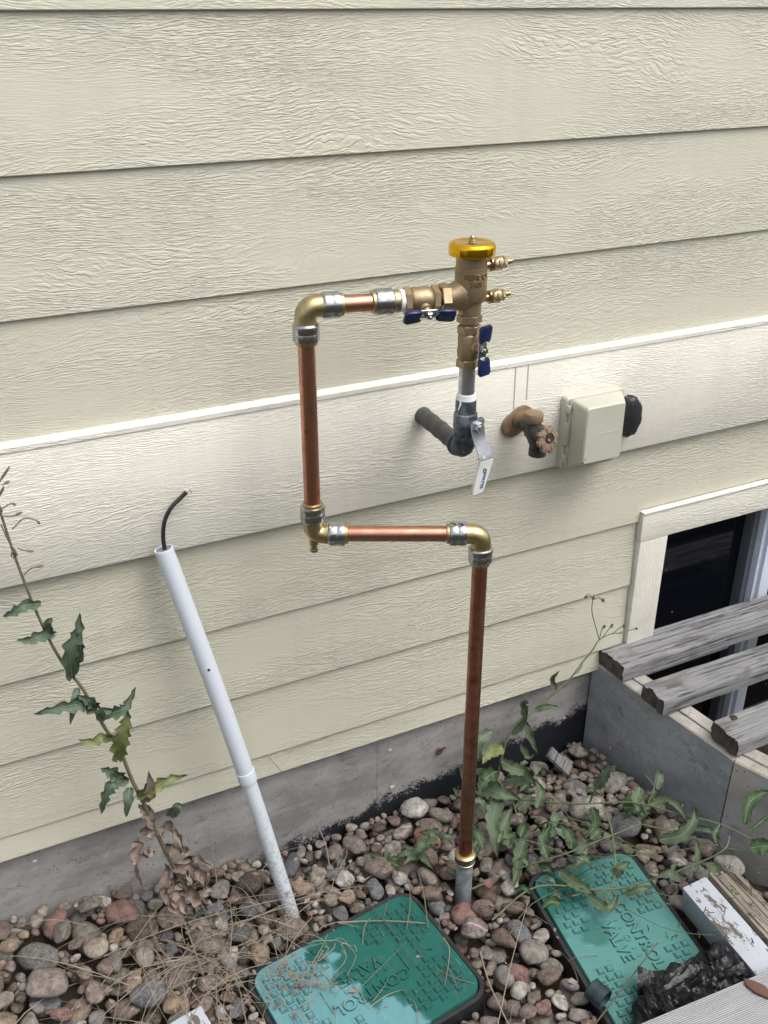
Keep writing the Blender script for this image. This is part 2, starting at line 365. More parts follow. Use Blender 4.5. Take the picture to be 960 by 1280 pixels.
# stones
STC = [(.30, .255, .235), (.20, .15, .125), (.36, .32, .27), (.115, .12, .135), (.23, .19, .165), (.42, .40, .37), (.25, .20, .20), (.16, .165, .165),
       (.31, .24, .18), (.27, .15, .13), (.21, .20, .17), (.33, .29, .25), (.13, .10, .085), (.24, .23, .235), (.29, .22, .21), (.17, .185, .21), (.35, .25, .17), (.22, .17, .15), (.30, .28, .26), (.48, .47, .45), (.19, .13, .115), (.26, .24, .18)]
def mat_stone(name, island):
    n = NT(name)
    rnd = n.n('ShaderNodeNewGeometry').outputs['Random Per Island'] if island else n.n('ShaderNodeObjectInfo').outputs['Random']
    k = len(STC)
    c = n.ramp(rnd, [(i/k, tuple((q*.85+sum(cc)/3*.15)*w for q, w in zip(cc, (.68, .655, .63)))) for i, cc in enumerate(STC)], 'CONSTANT') if k <= 30 else None
    r2 = n.math('FRACT', n.math('MULTIPLY', rnd, 173.3)); r3 = n.math('FRACT', n.math('MULTIPLY', rnd, 57.7))
    off = n.n('ShaderNodeCombineXYZ'); n.set(off, 'X', n.math('MULTIPLY', r2, 50)); n.set(off, 'Y', n.math('MULTIPLY', r3, 70))
    # world-size grain: geometry position for both kinds
    pos = n.n('ShaderNodeNewGeometry').outputs['Position']
    ad = n.n('ShaderNodeVectorMath', operation='ADD'); n.t.links.new(pos, ad.inputs[0]); n.t.links.new(off.outputs[0], ad.inputs[1]); v = ad.outputs[0]
    mott = n.noise(v, 75, 5, .7); mott = n.ramp(mott, [(.32, .42), (.68, 1.45)])
    c = n.mix(1, c, mott, 'MULTIPLY')
    # pale speckle or veins on some stones
    spk = n.ramp(n.noise(v, 330, 3, .7), [(.56, 0), (.66, 1)])
    spk = n.math('MULTIPLY', spk, n.ramp(r2, [(.3, 0), (.9, .55)]))
    c = n.mix(spk, c, (.46, .43, .40))
    dk = n.math('MULTIPLY', n.ramp(n.noise(v, 260, 3, .7), [(.58, 0), (.68, 1)]), n.ramp(r3, [(.2, .1), (.9, .7)]))
    c = n.mix(dk, c, (.05, .045, .045))
    vein = n.n('ShaderNodeTexWave', wave_type='BANDS', bands_direction='DIAGONAL', Scale=16.0, Distortion=7.0, Detail=3.0); n.t.links.new(v, vein.inputs['Vector'])
    vm = n.math('MULTIPLY', n.ramp(vein.outputs['Fac'], [(.86, 0), (.97, 1)]), n.ramp(r3, [(.90, 0), (.93, .45)]))
    c = n.mix(vm, c, (.50, .46, .42))
    dust = n.noise(v, 18, 3, .6); c = n.mix(n.ramp(dust, [(.45, 0), (.75, .35)]), c  , (.15, .135, .12))
    h = n.math('ADD', n.noise(v, 160, 4, .65), n.math('MULTIPLY', n.noise(v, 45, 3, .6), 1.6))
    rr = n.ramp(r2, [(0, .6), (1, .9)])
    return n.out(c, rr, 0, n.bump(h, .0016, .9), .25)
M['stone'] = mat_stone('river_stone', False); M['stone_i'] = mat_stone('river_stone_mass', True)
n = NT('dark_soil'); v = n.coord('Object')
c = n.mix(n.ramp(n.noise(v, 40, 5, .7), [(.35, 0), (.65, 1)]), (.035, .028, .022), (.075, .058, .045))
sx = n.n('ShaderNodeSeparateXYZ'); n.t.links.new(v, sx.inputs[0])
far = n.ramp(n.math('MULTIPLY', sx.outputs['Y'], -.25), [(.4, 0), (.8, 1)])
c = n.mix(far, c, n.mix(n.ramp(n.noise(v, 3, 5, .7), [(.4, 0), (.6, 1)]), (.07, .10, .035), (.16, .15, .08)))
M['soil'] = n.out(c, .95, 0, n.bump(n.noise(v, 60, 5, .7), .01, .8), .2)

# valve-box lids
def mat_lid(name, kind):
    n = NT(name); v = n.coord('Object'); s = n.n('ShaderNodeSeparateXYZ'); n.t.links.new(v, s.inputs[0])
    nz = n.noise(v, 11, 3, .5); nz2 = n.noise(v, 45, 4, .6)
    if kind == 1:   # sun-bleached patch at one end (local x small)
        f = n.math('ADD', n.math('MULTIPLY', s.outputs['X'], -.8), n.math('MULTIPLY', s.outputs['Y'], -.35))
        f = n.math('ADD', f, n.math('MULTIPLY', n.math('SUBTRACT', nz, .5), .16))
        m = n.ramp(f, [(.010, 0), (.016, 1)])
    else:
        f = n.math('ADD', n.math('MULTIPLY', s.outputs['X'], 1.0), n.math('MULTIPLY', s.outputs['Y'], .75))
        f = n.math('ADD', f, n.math('MULTIPLY', n.math('SUBTRACT', nz, .5), .18))
        m = n.ramp(n.math('ADD', f, .40), [(.235, 0.08), (.285, .92)])
        dx_ = n.math('ADD', s.outputs['X'], .033); dy_ = n.math('ADD', s.outputs['Y'], .052)
        rr_ = n.math('ADD', n.math('MULTIPLY', dx_, dx_), n.math('MULTIPLY', dy_, dy_)); rr_ = n.math('ADD', n.math('SQRT', rr_), n.math('MULTIPLY', n.math('SUBTRACT', nz2, .5), .04))
        m = n.math('MULTIPLY', m, n.ramp(rr_, [(.022, .35), (.034, 1)]))
    green = n.mix(nz2, (.004, .078, .064), (.009, .108, .088))
    pale = n.mix(nz2, (.085, .235, .26), (.12, .29, .315)) if kind == 1 else n.mix(nz2, (.06, .20, .185), (.10, .25, .235))
    c = n.mix(m, green, pale)
    dirt = n.ramp(n.noise(v, 70, 5, .75), [(.55, 0), (.75, .55)]); c = n.mix(dirt, c, (.11, .12, .09))
    sc = n.ramp(n.noise(n.coord('Object', (60, 9, 9)), 2.5, 3, .7), [(.66, 0), (.72, .5)]); c = n.mix(sc, c, (.20, .36, .33))
    return n.out(c, n.ramp(nz2, [(.3, .6), (.7, .8)]), 0, n.bump(n.noise(v, 400, 2), .0002, 1), .35)
M['lid1'] = mat_lid('green_lid_plastic_patchy', 1); M['lid2'] = mat_lid('green_lid_plastic_faded', 2)
M['lid_groove_shade'] = plain('painted_groove_shade_green', (.004, .050, .044), .8, c2=(.02, .075, .066))  # darker green standing in for shade in the moulded grooves
M['foot'] = plain('zinc_grey_foot', (.22, .25, .27), .5, metal=.3, c2=(.42, .46, .48), ns=70, bumpd=.0004)
# leaves
def mat_leaf(name, a, b, edge=None):
    n = NT(name); v = n.coord('Object')
    c = n.mix(n.ramp(n.noise(v, 45, 4, .6), [(.35, 0), (.65, 1)]), a, b)
    c = n.mix(n.ramp(n.noise(v, 120, 3, .7), [(.62, 0), (.72, .6)]), c, edge or tuple(x*1.8 for x in b))
    m = n.out(c, .55, 0, n.bump(n.noise(v, 260, 3, .6), .0007, .8), .35)
    return m
M['leaf'] = mat_leaf('bluish_green_leaf', (.070, .105, .070), (.11, .15, .095), (.18, .20, .13))
M['leaf_y'] = mat_leaf('yellowing_leaf', (.11, .15, .05), (.19, .21, .08), (.26, .20, .11))
M['leaf_d'] = mat_leaf('dark_green_leaf', (.028, .060, .025), (.055, .095, .038))
M['leaf_g'] = mat_leaf('olive_green_leaf', (.060, .090, .050), (.095, .13, .070), (.14, .17, .09))
M['leaf_dead'] = mat_leaf('dead_brown_leaf', (.185, .14, .115), (.27, .21, .175), (.10, .075, .06))
M['stem'] = plain('plant_stem', (.12, .115, .07), .6, c2=(.17, .15, .10))
M['stem_g'] = plain('green_stem', (.09, .12, .06), .6, c2=(.13, .15, .08))
M['rib'] = plain('pale_leaf_rib', (.20, .25, .16), .5)
M['straw'] = plain('dry_straw', (.31, .265, .20), .7, c2=(.17, .14, .105), ns=9)
M['straw_d'] = plain('dark_twig', (.09, .075, .055), .8)
n = NT('crumpled_black_film'); v = n.coord('Object')
M['bag'] = n.out(n.mix(n.ramp(n.noise(v, 60, 4, .7), [(.5, 0), (.7, 1)]), (.004, .005, .007), (.014, .015, .018)), .42, 0, n.bump(n.noise(v, 60, 2, .5, 1.0), .003, 1), .5)
M['rust'] = plain('rusty_metal', (.10, .055, .035), .8)
M['chip'] = plain('white_paint_chip', (.6, .6, .58), .7)

# ================================================================== HOUSE
house = thing('house', (0, .1, 0), 'cream lap sided house wall with white band board, grey concrete foundation and basement window', 'house')
def plank(zb, zt, x0, x1, notch=None):
    b = MB(); yb, yt, th = -.0138, -.0062, .008
    nx = max(2, int((x1-x0)/.12)); rnd = random.random()*50
    rows = []
    xs_ = [(x0+(x1-x0)*i/nx, zb) for i in range(nx+1)]
    if notch:
        xs_ = [(x, notch[2] if notch[0] < x < notch[1] else zb) for x, _ in xs_]
        xs_ = sorted(xs_+[(notch[0], zb), (notch[0]+.0004, notch[2]), (notch[1], notch[2]), (notch[1]+.0004, zb)])
    for x, zc_ in xs_:
        w = .0007*noise.noise(Vector((x*3+rnd, zb, 0))); k_ = (zc_-zb)/(zt-zb); y_ = yb+(yt-yb)*k_; zm = (zc_+zt)/2; ym = yb+(yt-yb)*(zm-zb)/(zt-zb)
        prof = [(y_+.0012+w, zc_), (y_+w, zc_+.0014), (ym+w, zm), (yt, zt), (yt+th, zt), (y_+th+.001, zc_)]
        rows.append([b.bm.verts.new((x, y, z)) for y, z in prof])
    b.skin(rows)
    o = b.build('siding_plank', M['siding'], house, 30); return o
ZB = [1.588, 1.387, 1.190]
up = [1.588+.2*i for i in range(1, 8)]
allb = up[::-1]+ZB
for i, zb in enumerate(allb):
    zt = (allb[i-1] if i else zb+.2)+.02
    plank(zb, zt, -3.5, 6.0)
plank(1.004, 1.21, -3.5, 6.0)                   # row that dies into the cap over the band board
WX0, WX1 = 1.352, 3.02
plank(.582, .79, -3.5, 6.0, notch=(WX0-.0015, WX1+.0015, .6105))   # passes over the window head
for k, (zb, zt) in enumerate(((.420, .602), (.260, .44), (.205, .28))):
    plank(zb, zt, -3.5, WX0-.004); plank(zb, zt, WX1+.004, 6.0)
# band board and its metal cap
b = MB(); nx = 60; rows = []
for i in range(nx+1):
    x = -3.5+9.5*i/nx
    rows.append([b.bm.verts.new((x, y, z)) for y, z in ((-.026, .771), (-.027, .773), (-.027, .998), (-.026, 1.0), (-.002, 1.0), (-.002, .771))])
b.skin(rows); b.build('band_board', M['white'], house, 30)
b = MB(); b.prism([(-.0288, .997), (-.0272, .997), (-.0272, 1.0020), (-.004, 1.010), (-.004, 1.0125), (-.0288, 1.0045)], -3.5, 6.0, Matrix(((0, 0, 1, 0), (1, 0, 0, 0), (0, 1, 0, 0), (0, 0, 0, 1))))
b.build('drip_cap', M['white'], house, 20)
for px0, py0, px1, py1 in ((645, 456, 642, 512), (661, 452, 658, 500)):
    p, q = at(px0, py0, 1, -.0272), at(px1, py1, 1, -.0272); b = MB()
    b.box((p+q)/2, (.0011, .0004, (p-q).length/2), Matrix.Rotation(math.atan2(p.x-q.x, p.z-q.z), 3, 'Y').to_3x3(), mi=0)
    b.build('caulk_line', M['mark'], house)
# foundation (with the window opening cut out)
b = MB(); b.box((-1.035, .16, -.195), (2.465, .15, .4049), bev=.003); b.build('foundation', M['foundation'], house)
b = MB(); b.box((4.5, .16, -.195), (1.5, .15, .4049), bev=.003); b.build('foundation', M['foundation'], house)
b = MB(); b.box((2.215, .16, -.65), (.784, .149, .10)); b.build('foundation', M['foundation'], house)
b = MB(); b.cyl(at(472, 930, 1, .0105), at(470, 1040, 1, .0105), .0012, n=6); b.build('form_seam', M['foundation'], house)
b = MB(); b.cyl(at(546, 941, 1, .01), at(557, 934, 1, -.012), .0022, .0016, 8); b.cyl(at(549, 938, 1, .012), at(549, 939, 1, .004), .009, .006, 10); b.build('tie_stub', M['rust'], house)
for px, py, s in ((487, 937, 6), (490, 983, 7), (705, 897, 6), (43, 1076, 4)):
    c = at(px, py, 1, .0085); b = MB()
    pts = [(s*.001*random.uniform(.5, 1.3)*math.cos(a), s*.001*random.uniform(.2, .9)*math.sin(a)) for a in np.linspace(0, 2*math.pi, 8)[:-1]]
    b.prism(pts, 0, .0015, Matrix.Translation(c) @ Matrix.Rotation(R(90), 4, 'X')); b.build('paint_chip', M['chip'], house)
# window
fr = bpy.data.objects.new('window', None)
b = MB()   # outer vinyl frame
zt, zb0 = .534, -.44
for c, h in (((1.447, .075, .05), (.0165, .035, .49)), ((2.975, .075, .05), (.0165, .035, .49)), ((2.21, .075, .545), (.745, .035, .012)), ((2.21, .075, zb0+.0), (.745, .035, .02))):
    b.box(c, h, bev=.002)
win = b.build('window', M['vinyl'], house)
b = MB()   # centre mullion: stepped
b.box((1.845, .070, .05), (.017, .032, .47), bev=.002); b.box((1.822, .078, .05), (.006, .03, .47), bev=.001); b.box((1.869, .08, .05), (.007, .03, .47), bev=.001)
b.build('mullion', M['vinyl'], win)
b = MB(); b.box((1.806, .086, .05), (.009, .02, .468), bev=.002); b.build('sash_rail', M['sashdark'], win)
b = MB(); b.box((1.63, .088, .07), (.166, .018, .014), bev=.002); b.build('sash_rail', M['vinyl'], win)
b = MB(); b.box((1.632, .10, .05), (.166, .004, .468)); b.build('window_pane', M['glass'], win)
b = MB(); b.box((2.415, .10, .05), (.54, .004, .468)); b.build('window_pane', M['glass'], win)
b = MB(); b.box(((WX0+WX1)/2, -.0115, .5695), ((WX1-WX0)/2, .0130, .0345), bev=.0015); b.build('window_casing', M['white'], house)
b = MB(); b.box((WX0+.0400, -.0120, .371), (.0385, .0120, .163), bev=.0015); b.build('window_casing', M['white_v'], house)
b = MB(); b.box((WX1-.0400, -.0120, .371), (.0385, .0120, .163), bev=.0015); b.build('window_casing', M['white_v'], house)
b = MB(); b.box(((WX0+WX1)/2, -.0125, .6060), ((WX1-WX0)/2+.001, .0150, .0017), bev=.0005); b.build('window_drip_cap', M['white'], house)

# ================================================================== WINDOW WELL
WT = .222
wellpoly = [(1.283, .005), (1.333, -.402), (1.425, -.66), (1.66, -.84), (2.2, -.93), (2.75, -.84), (2.99, -.66), (3.06, -.402), (3.10, .005)]
well = thing('window_well', (2.1, -.5, -.5), 'grey precast concrete window well with worn tan rim beside the basement window', 'window well')
cx_, cy2 = 2.19, -.1
def inward(p, d):
    v = Vector((cx_-p[0], cy2-p[1])); v.normalize(); return (p[0]+v.x*d, p[1]+v.y*d*.9)
for i in range(len(wellpoly)-1):
    p, q = wellpoly[i], wellpoly[i+1]; d = Vector((q[0]-p[0], q[1]-p[1])).normalized()
    nrm = Vector((-d.y, d.x))                      # inward normal (ccw walk towards +x)
    if nrm.dot(Vector((cx_-p[0], cy2-p[1]))) < 0: nrm = -nrm
    g = .0012
    p1 = Vector(p)+d*g; q1 = Vector(q)-d*g; th = .062
    pi_ = Vector(p)+nrm*th+d*(.012 if i else 0); qi = Vector(q)+nrm*th-d*.012
    # outer face leans: slightly wider at the bottom
    b = MB()
    def qd(o_, wgt, z): return (o_.x, o_.y, z)
    outb0, outb1 = p1-nrm*(.015 if i else .004), q1-nrm*.015
    split0, split1 = p1+nrm*.024, q1+nrm*.024
    prof0 = [(outb0, -.55), (p1, WT-.006), (p1+nrm*.003, WT-.003), (split0, WT-.002), (split0+nrm*.0015, WT-.007), (split0+nrm*.003, WT+.001), (pi_-nrm*.004, WT+.001), (pi_, WT-.004), (pi_, -.55)]
    prof1 = [(outb1, -.55), (q1, WT-.006), (q1+nrm*.003, WT-.003), (split1, WT-.002), (split1+nrm*.0015, WT-.007), (split1+nrm*.003, WT+.001), (qi-nrm*.004, WT+.001), (qi, WT-.004), (qi, -.55)]
    ns = 14; rings = []
    for k in range(ns+1):
        t = k/ns; ring = []
        for (a, za), (c, zc) in zip(prof0, prof1):
            P = Vector((a.x+(c.x-a.x)*t, a.y+(c.y-a.y)*t, za+(zc-za)*t))
            j = .0012 if za > 0 else 0
            P += Vector((noise.noise(P*40), noise.noise(P*40+V(9, 0, 0)), .6*noise.noise(P*45+V(0, 7, 0))))*j
            ring.append(b.bm.verts.new(P))
        rings.append(ring)
    b.skin(rings)
    o = b.build('concrete_panel', [M['well'] if i == 0 else M['well2'], M['welltop']], well, 40)
    for f in o.data.polygons:
        if f.normal.z > .6: f.material_index = 1
def in_well(x, y, pad=0.0):
    ins = False; P = wellpoly; n_ = len(P); j = n_-1
    for i in range(n_):
        xi, yi = P[i]; xj, yj = P[j]
        if (yi > y) != (yj > y) and x < (xj-xi)*(y-yi)/(yj-yi)+xi: ins = not ins
        j = i
    return ins
# weathered boards lying across it
def old_plank(x0, x1, y0, y1, z, rz, seed, label, taper=0):
    t = thing('weathered_plank', ((x0+x1)/2, (y0+y1)/2, z), label, 'plank', 'weathered planks laid across the window well')
    b = MB(); L, Wd, T = x1-x0, y0-y1, .0375; nx, ny = 230, 30; rings = []
    k = 2*(ny+6)
    for i in range(nx+1):
        u = i/nx; x = -L/2+L*u; ring = []
        prof = []
        for j in range(ny+1): prof.append((-Wd/2+Wd*j/ny, T))
        for j in range(1, 5): prof.append((Wd/2, T*(1-j/4)))
        for j in range(1, ny+1): prof.append((Wd/2-Wd*j/ny, 0))
        for j in range(1, 4): prof.append((-Wd/2, T*j/4))
        for yy, zz in prof:
            rr = .004
            ey = max(0, abs(yy)-(Wd/2-rr)); ez = max(0, zz-(T-rr))
            if ey > 0 and ez > 0:
                l = math.hypot(ey, ez)
                if l > rr: yy -= math.copysign(ey-ey*rr/l, yy); zz -= ez-ez*rr/l
            gr = noise.noise(Vector((x*5+seed, yy*120, seed)))
            gr2 = noise.noise(Vector((x*14+seed, yy*320, zz*90+seed)))
            dz = -.0045*max(0, gr)**1.0-.0022*max(0, gr2) if zz > T*.5 else 0
            ck = noise.noise(Vector((x*1.6+seed*2, yy*38, 3)))
            if zz > T*.5 and abs(ck) < .05: dz -= .0075*(1-abs(ck)/.05)*smooth(-.1, .3, noise.noise(Vector((x*3, seed, 1))))
            wob = .003*noise.noise(Vector((x*4, seed, 0)))
            ed = 0
            if i < 3: ed = (.006*noise.noise(Vector((yy*60, zz*70, seed)))+.004*noise.noise(Vector((yy*260, zz*200, seed))))*(1-i/3)
            ring.append(b.bm.verts.new((x+ed, yy+wob+(gr2*.001 if abs(yy) > Wd*.49 else 0), zz+dz)))
        rings.append(ring)
    b.skin(rings)
    o = b.build('board', [M['wood'], M['wood_end']], None, 50)
    for f in o.data.polygons:
        if abs(f.normal.x) > .8: f.material_index = 1
    o.parent = t; t.rotation_euler.z = rz
    return t
PZ = WT+.0045
def pl(pb, pf, seed, label, x1, rz):
    a = at(pb[0], pb[1], 2, PZ+.037); c = at(pf[0], pf[1], 2, PZ+.037)
    return old_plank(min(a.x, c.x), x1, a.y, c.y, PZ-.0, rz, seed, label)
PL = [pl((751, 808), (782, 836), 1.3, 'weathered grey plank nearest the house wall, cracked with brown stains', 3.04, R(-.3)),
      pl((806, 856), (835, 879), 5.1, 'middle of the three weathered planks, with a brown worn patch near its end', 3.02, R(-.5)),
      pl((887, 898), (925, 923), 9.7, 'weathered plank farthest from the wall, with a knot hole and black rotten end', 3.0, R(.6))]
c = at(917, 897, 2, PZ+.0375)
b = MB(); b.lathe(c+V(0, 0, -.002), (0, 0, 1), [(0, .0085), (.0026, .0085), (.003, .0075)], 14)
kh = b.build('knot_hole', M['slotdark'], None); kh.parent = PL[2]; kh.matrix_parent_inverse = PL[2].matrix_basis.inverted() if False else (Matrix.LocRotScale(PL[2].location, PL[2].rotation_euler, None)).inverted()
for po, f in zip(PL, (1, 1, 1)): po['label'] = po['label']

# ================================================================== GROUND
LID1 = dict(c=(.503, -.399), a=R(6.5), L=.354, W=.262, z=.022)
LID2 = dict(c=(.985, -.535), a=R(-97.2), L=.385, W=.232, z=.026)
def g0(x, y):
    z = -.046
    z += .050*smooth(.35, -.15, x)*smooth(-.45, -.02, y)
    z -= .035*smooth(-.22, -.03, y)*smooth(.30, .5, x)*smooth(1.3, 1.15, x)
    z += .012*noise.noise(Vector((x*5, y*5, 0)))
    if in_well(x, y): z = -.5
    return z
def axis(a, b, fine, lo, hi):
    return np.concatenate([np.linspace(lo, a, 14)[:-1]*1.0, np.arange(a, b, fine), np.linspace(b, hi, 14)])
gx = axis(-1.0, 2.1, .025, -60, 60); gy = np.concatenate([-np.geomspace(60, 1.5, 14)[:-1], np.arange(-1.5, .0, .025), [0, .15, .3, 3, 60]])
vs = [(x, y, g0(x, y)) for y in gy for x in gx]; nxg = len(gx)
fs = [(j*nxg+i, j*nxg+i+1, (j+1)*nxg+i+1, (j+1)*nxg+i) for j in range(len(gy)-1) for i in range(nxg-1)]
me = bpy.data.meshes.new('ground'); me.from_pydata(vs, [], fs); me.materials.append(M['soil'])
ground = bpy.data.objects.new('ground', me); COL.objects.link(ground); ground['kind'] = 'structure'
for p in me.polygons: p.use_smooth = True

# ---- river stones: dropped one by one on a height map
t_ = bmesh.new(); bmesh.ops.create_icosphere(t_, subdivisions=3, radius=1); D3 = np.array([v.co[:] for v in t_.verts]); F3 = [[v.index for v in f.verts] for f in t_.faces]; t_.free()
t_ = bmesh.new(); bmesh.ops.create_icosphere(t_, subdivisions=2, radius=1); D2 = np.array([v.co[:] for v in t_.verts]); F2 = np.array([[v.index for v in f.verts] for f in t_.faces]); t_.free()
NP = 16; protos = []
for i in range(NP):
    k = [3.6, 5, 7, 10, 14][i % 5]; nn = RS.randn(13+i % 4, 3); nn /= np.linalg.norm(nn, axis=1)[:, None]; hh = RS.uniform(.78, 1.12, len(nn))
    bm_ = RS.randn(3)*.12
    def shp(Dr, nn=nn, hh=hh, k=k, bm_=bm_):
        q = np.maximum(0, Dr @ nn.T)/hh; r = (np.sum(q**k, axis=1)+1e-6)**(-1/k)
        r = np.minimum(r, 1.35); p = Dr*r[:, None]
        p *= (1+(Dr @ bm_))[:, None]
        return p/np.abs(p).max(axis=0)
    p3 = shp(D3)
    p3 *= (1+.045*np.array([noise.noise(Vector(q*2.5+i*7)) for q in D3]))[:, None]
    protos.append((p3, shp(D2)))
X0, X1, Y0, Y1, CS = -.75, 1.75, -1.15, .012, .003
NX, NY = int((X1-X0)/CS), int((Y1-Y0)/CS)
H = np.zeros((NY, NX))
for j in range(NY):
    y = Y0+(j+.5)*CS
    for i in range(0, NX):
        if j % 4 == 0 and i % 4 == 0:
            x = X0+(i+.5)*CS; H[j:j+4, i:i+4] = g0(x, y)
BLOCK = .5; yy_, xx_ = np.mgrid[0:NY, 0:NX]; WXg = X0+(xx_+.5)*CS; WYg = Y0+(yy_+.5)*CS
H[WYg > -.0005+.008] = BLOCK
for L in (LID1, LID2):
    dx = WXg-L['c'][0]; dy = WYg-L['c'][1]; u = dx*math.cos(L['a'])+dy*math.sin(L['a']); w = -dx*math.sin(L['a'])+dy*math.cos(L['a'])
    H[(abs(u) < L['L']/2+.008) & (abs(w) < L['W']/2+.008)] = BLOCK
def blockdisc(x, y, r): H[(WXg-x)**2+(WYg-y)**2 < r*r] = BLOCK
PVCB = V(.4432, -.164, -.03); blockdisc(.444, -.170, .027); blockdisc(.778, -.284, .028)
# keep clear of the well, the white lumber and the bottom board
P = wellpoly
for j in range(NY):
    y = Y0+(j+.5)*CS
    if y > .005: continue
    for i in range(int((1.25-X0)/CS), NX):
        if in_well(X0+(i+.5)*CS+.016, y) or in_well(X0+(i+.5)*CS, y): H[j, i] = BLOCK
H[(WXg > 1.10) & (WXg < 1.27) & (WYg < -.53) & (WYg > -.76)] = BLOCK
Hbase = H.copy()
stones = []
def drop(a, bb, cc, K=9, xr=None, yr=None, zmax=.03, left=False):
    best = None
    for _ in range(K):
        x = RS.uniform(*(xr or (X0+.05, X1-.05))); y = RS.uniform(*(yr or (Y0+.05, Y1-.02))); th = RS.uniform(0, math.pi)
        R_ = a; i0 = int((x-R_-X0)/CS); i1 = int((x+R_-X0)/CS)+1; j0 = int((y-R_-Y0)/CS); j1 = int((y+R_-Y0)/CS)+1
        if i0 < 0 or j0 < 0 or i1 >= NX or j1 >= NY: continue
        sx = WXg[j0:j1, i0:i1]-x; sy = WYg[j0:j1, i0:i1]-y
        u = (sx*math.cos(th)+sy*math.sin(th))/a; w = (-sx*math.sin(th)+sy*math.cos(th))/bb
        q = u*u+w*w; m = q < .93
        if not m.any(): continue
        prof = np.where(m, cc*np.sqrt(np.clip(1-q, 0, 1)), 0); h = H[j0:j1, i0:i1]
        z = float(np.max(h[m]+prof[m]))
        if z > BLOCK*.8: continue
        rel = z-0.4*cc-Hbase[(j0+j1)//2, (i0+i1)//2]
        if best is None or rel < best[0]: best = (rel, x, y, z, th, (j0, j1, i0, i1), m, prof)
    if best is None: return
    _, x, y, z, th, (j0, j1, i0, i1), m, prof = best
    gz = Hbase[int((y-Y0)/CS), int((x-X0)/CS)]
    if z+cc*.2 > gz+zmax+cc: return
    z -= cc*.22
    H[j0:j1, i0:i1] = np.where(m, np.maximum(H[j0:j1, i0:i1], z+prof*.95), H[j0:j1, i0:i1])
    stones.append((x, y, z, th, a, bb, cc, (j0, j1, i0, i1)))
def rs():
    a = float(np.clip(RS.lognormal(math.log(.0182), .36), .0075, .036)); bb = a*RS.uniform(.66, .95); return a, bb, bb*RS.uniform(.55, .85)
VIEW = ((-.35, 1.30), (-.85, .008))
# big ones first in the view, then fillers
for k in range(1700):
    a, b_, c_ = rs(); drop(a*1.12, b_*1.12, c_*1.1, 6, VIEW[0], VIEW[1], .06, left=True)
for k in range(5200):
    a, b_, c_ = rs(); drop(a*.9, b_*.9, c_*.9, 7, VIEW[0], VIEW[1], .052)
for k in range(7000):
    drop(RS.uniform(.007, .0125), RS.uniform(.006, .009), RS.uniform(.005, .008), 6, VIEW[0], VIEW[1], .05)
for k in range(350):
    drop(RS.uniform(.010, .014), RS.uniform(.008, .011), RS.uniform(.007, .009), 5, (1.0, 1.27), (-.33, -.03), .06)
for k in range(1800):
    a, b_, c_ = rs(); drop(a*1.1, b_*1.1, c_*1.1, 5, None, None, .035)
# exposure of each stone
own = np.full((NY, NX), -1); top = np.full((NY, NX), -9.0)
for idx, (x, y, z, th, a, bb, cc, (j0, j1, i0, i1)) in enumerate(stones):
    sx = WXg[j0:j1, i0:i1]-x; sy = WYg[j0:j1, i0:i1]-y
    u = (sx*math.cos(th)+sy*math.sin(th))/a; w = (-sx*math.sin(th)+sy*math.cos(th))/bb; q = u*u+w*w
    zt = np.where(q < 1, z+cc*np.sqrt(np.clip(1-q, 0, 1)), -9); o_ = top[j0:j1, i0:i1]; m = zt > o_
    o_[m] = zt[m]; own[j0:j1, i0:i1][m] = idx
cnt = np.bincount(own[own >= 0].ravel(), minlength=len(stones))
def topix(x, y, z):
    q = Vector((x, y, z))-CAM; d = q.dot(CF); return 480+FPX*q.dot(CR)/d, 640-FPX*q.dot(CU)/d, d
score = np.zeros(len(stones))
for i, s_ in enumerate(stones):
    px, py, d = topix(*s_[:3])
    if -10 < px < 970 and py < 1290: score[i] = cnt[i]/d**2
order = np.argsort(-score); chosen = set(int(i) for i in order[:300] if score[i] > 0)
pm = []
for i, (p3, p2) in enumerate(protos):
    me = bpy.data.meshes.new('stone'); me.from_pydata([tuple(q) for q in p3], [], F3); me.materials.append(M['stone'])
    for f in me.polygons: f.use_smooth = True
    pm.append(me)
AV, AF, base = [], [], 0
for i, (x, y, z, th, a, bb, cc, _) in enumerate(stones):
    if cnt[i] < 3: continue
    pi_ = int(RS.randint(NP)); tx, ty = RS.uniform(-.2, .2, 2)
    Mx = Matrix.Translation((x, y, z)) @ Matrix.Rotation(tx, 4, 'X') @ Matrix.Rotation(ty, 4, 'Y') @ Matrix.Rotation(th, 4, 'Z') @ Matrix.Diagonal((a*1.03, bb*1.03, cc*(1 if i % 2 else -1)*1.0, 1))
    if i % 2 == 0: Mx = Mx @ Matrix.Diagonal((1, -1, 1, 1))
    if i in chosen:
        o = bpy.data.objects.new('stone', pm[pi_]); COL.objects.link(o); o.parent = ground; o.matrix_basis = Mx
    else:
        m3 = np.array(Mx); p = protos[pi_][1] @ m3[:3, :3].T + m3[:3, 3]
        AV.append(p); AF.append(F2+base); base += len(p)
AV = np.concatenate(AV); AF = np.concatenate(AF)
me = bpy.data.meshes.new('gravel'); me.from_pydata(AV.tolist(), [], AF.tolist()); me.materials.append(M['stone_i'])
for f in me.polygons: f.use_smooth = True
gr = bpy.data.objects.new('gravel', me); COL.objects.link(gr); gr.parent = ground; gr['kind'] = 'stuff'
print('stones', len(stones), 'visible', int((score > 0).sum()), 'chosen', len(chosen), 'gravel tris', len(AF))
def gtop(x, y):
    i = int((x-X0)/CS); j = int((y-Y0)/CS)
    if 0 <= i < NX and 0 <= j < NY:
        h = H[j, i]; return h if h < .3 else .02
    return 0

